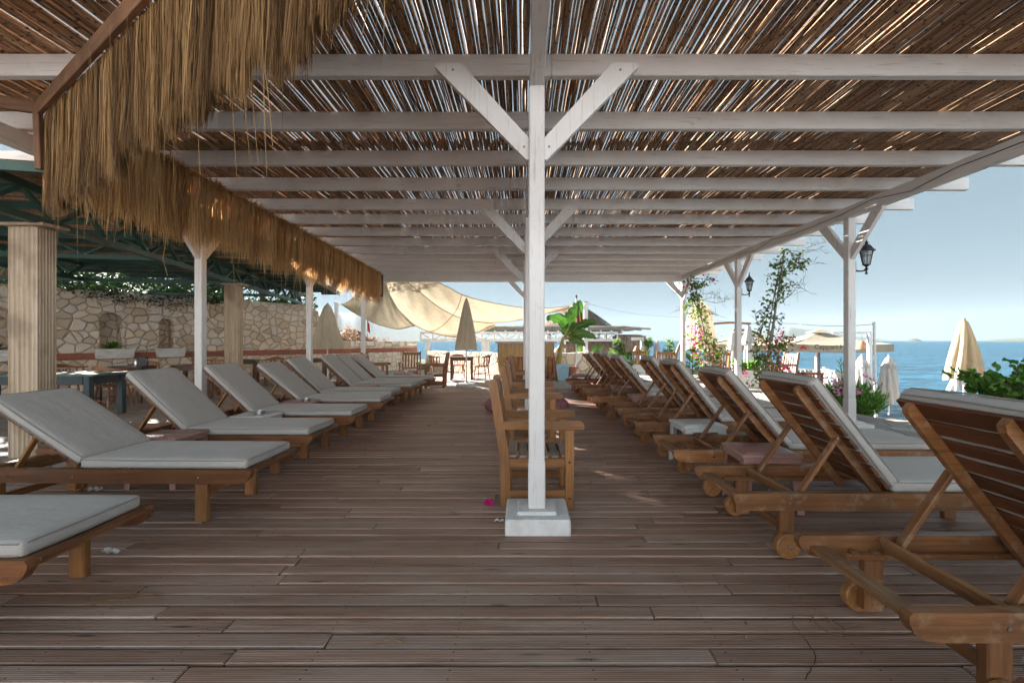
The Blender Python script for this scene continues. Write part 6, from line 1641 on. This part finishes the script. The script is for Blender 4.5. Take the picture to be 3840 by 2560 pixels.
# ================================================================== CAMERA, SKY, SUN, AIR
cam = bpy.data.cameras.new('camera'); co = bpy.data.objects.new('camera', cam); COL.objects.link(co); sc.camera = co
co.location = (0, 0, H); co.rotation_euler = (R(90), 0, 0); cam.sensor_width = 36; cam.lens = 36 * F / 2352
cam.shift_x = (1176 - 1198) / 2352; cam.shift_y = -(784 - 782) / 2352; cam.clip_start = .05; cam.clip_end = 60000
AZ, EL = R(-50), R(22)          # sun ahead and to the left
sd = Vector((math.sin(AZ) * math.cos(EL), math.cos(AZ) * math.cos(EL), math.sin(EL)))
L = bpy.data.lights.new('sun', 'SUN'); L.energy = SUN_E; L.angle = R(.5); L.color = (1, .955, .90)
lo = bpy.data.objects.new('sun', L); COL.objects.link(lo); lo.rotation_euler = (-sd).to_track_quat('-Z', 'Y').to_euler(); lo.location = sd * 50
wd = bpy.data.worlds.new('World'); sc.world = wd; wd.use_nodes = True; nt = wd.node_tree
bg = nt.nodes['Background']; sk = nt.nodes.new('ShaderNodeTexSky'); sk.sky_type = 'NISHITA'; sk.sun_disc = False; sk.sun_elevation = EL; sk.sun_rotation = AZ
sk.air_density = 1.0; sk.dust_density = DUST; sk.ozone_density = 4
gm = nt.nodes.new('ShaderNodeGamma'); gm.inputs[1].default_value = SKY_G; nt.links.new(sk.outputs[0], gm.inputs[0]); tn = nt.nodes.new('ShaderNodeMix'); tn.data_type = 'RGBA'; tn.blend_type = 'MULTIPLY'; tn.inputs[0].default_value = 1; tn.inputs[7].default_value = (.75, .955, 1.05, 1); nt.links.new(gm.outputs[0], tn.inputs[6]); nt.links.new(tn.outputs[2], bg.inputs[0]); bg.inputs[1].default_value = SKY_E
if HAZE:
    b = MB(); x0, x1, y0, y1, z0, z1 = -7000, 7000, -100, 9000, -6, 420
    b.add([(x0, y0, z0), (x1, y0, z0), (x1, y1, z0), (x0, y1, z0), (x0, y0, z1), (x1, y0, z1), (x1, y1, z1), (x0, y1, z1)], [(3, 2, 1, 0), (4, 5, 6, 7), (0, 1, 5, 4), (1, 2, 6, 5), (2, 3, 7, 6), (3, 0, 4, 7)])
    m = bpy.data.materials.new('haze'); m.use_nodes = True; m.node_tree.nodes.clear(); o_ = m.node_tree.nodes.new('ShaderNodeOutputMaterial'); v = m.node_tree.nodes.new('ShaderNodeVolumePrincipled')
    v.inputs['Color'].default_value = (.50, .61, .70, 1); v.inputs['Density'].default_value = HAZE; m.node_tree.links.new(v.outputs[0], o_.inputs['Volume'])
    tag(b.build('haze', m), kind='stuff')
sc.view_settings.view_transform = 'Standard'; sc.view_settings.look = 'None'; sc.view_settings.exposure = EXPO; sc.view_settings.gamma = 1
sc.render.engine = 'CYCLES'; cy = sc.cycles; cy.max_bounces = 12; cy.diffuse_bounces = 9; cy.glossy_bounces = 3; cy.transmission_bounces = 6; cy.transparent_max_bounces = 8; cy.volume_bounces = 0
cy.use_denoising = True; cy.use_adaptive_sampling = True; cy.adaptive_threshold = .02; cy.sample_clamp_indirect = 6; cy.caustics_reflective = False; cy.caustics_refractive = False
cy.volume_step_rate = 1
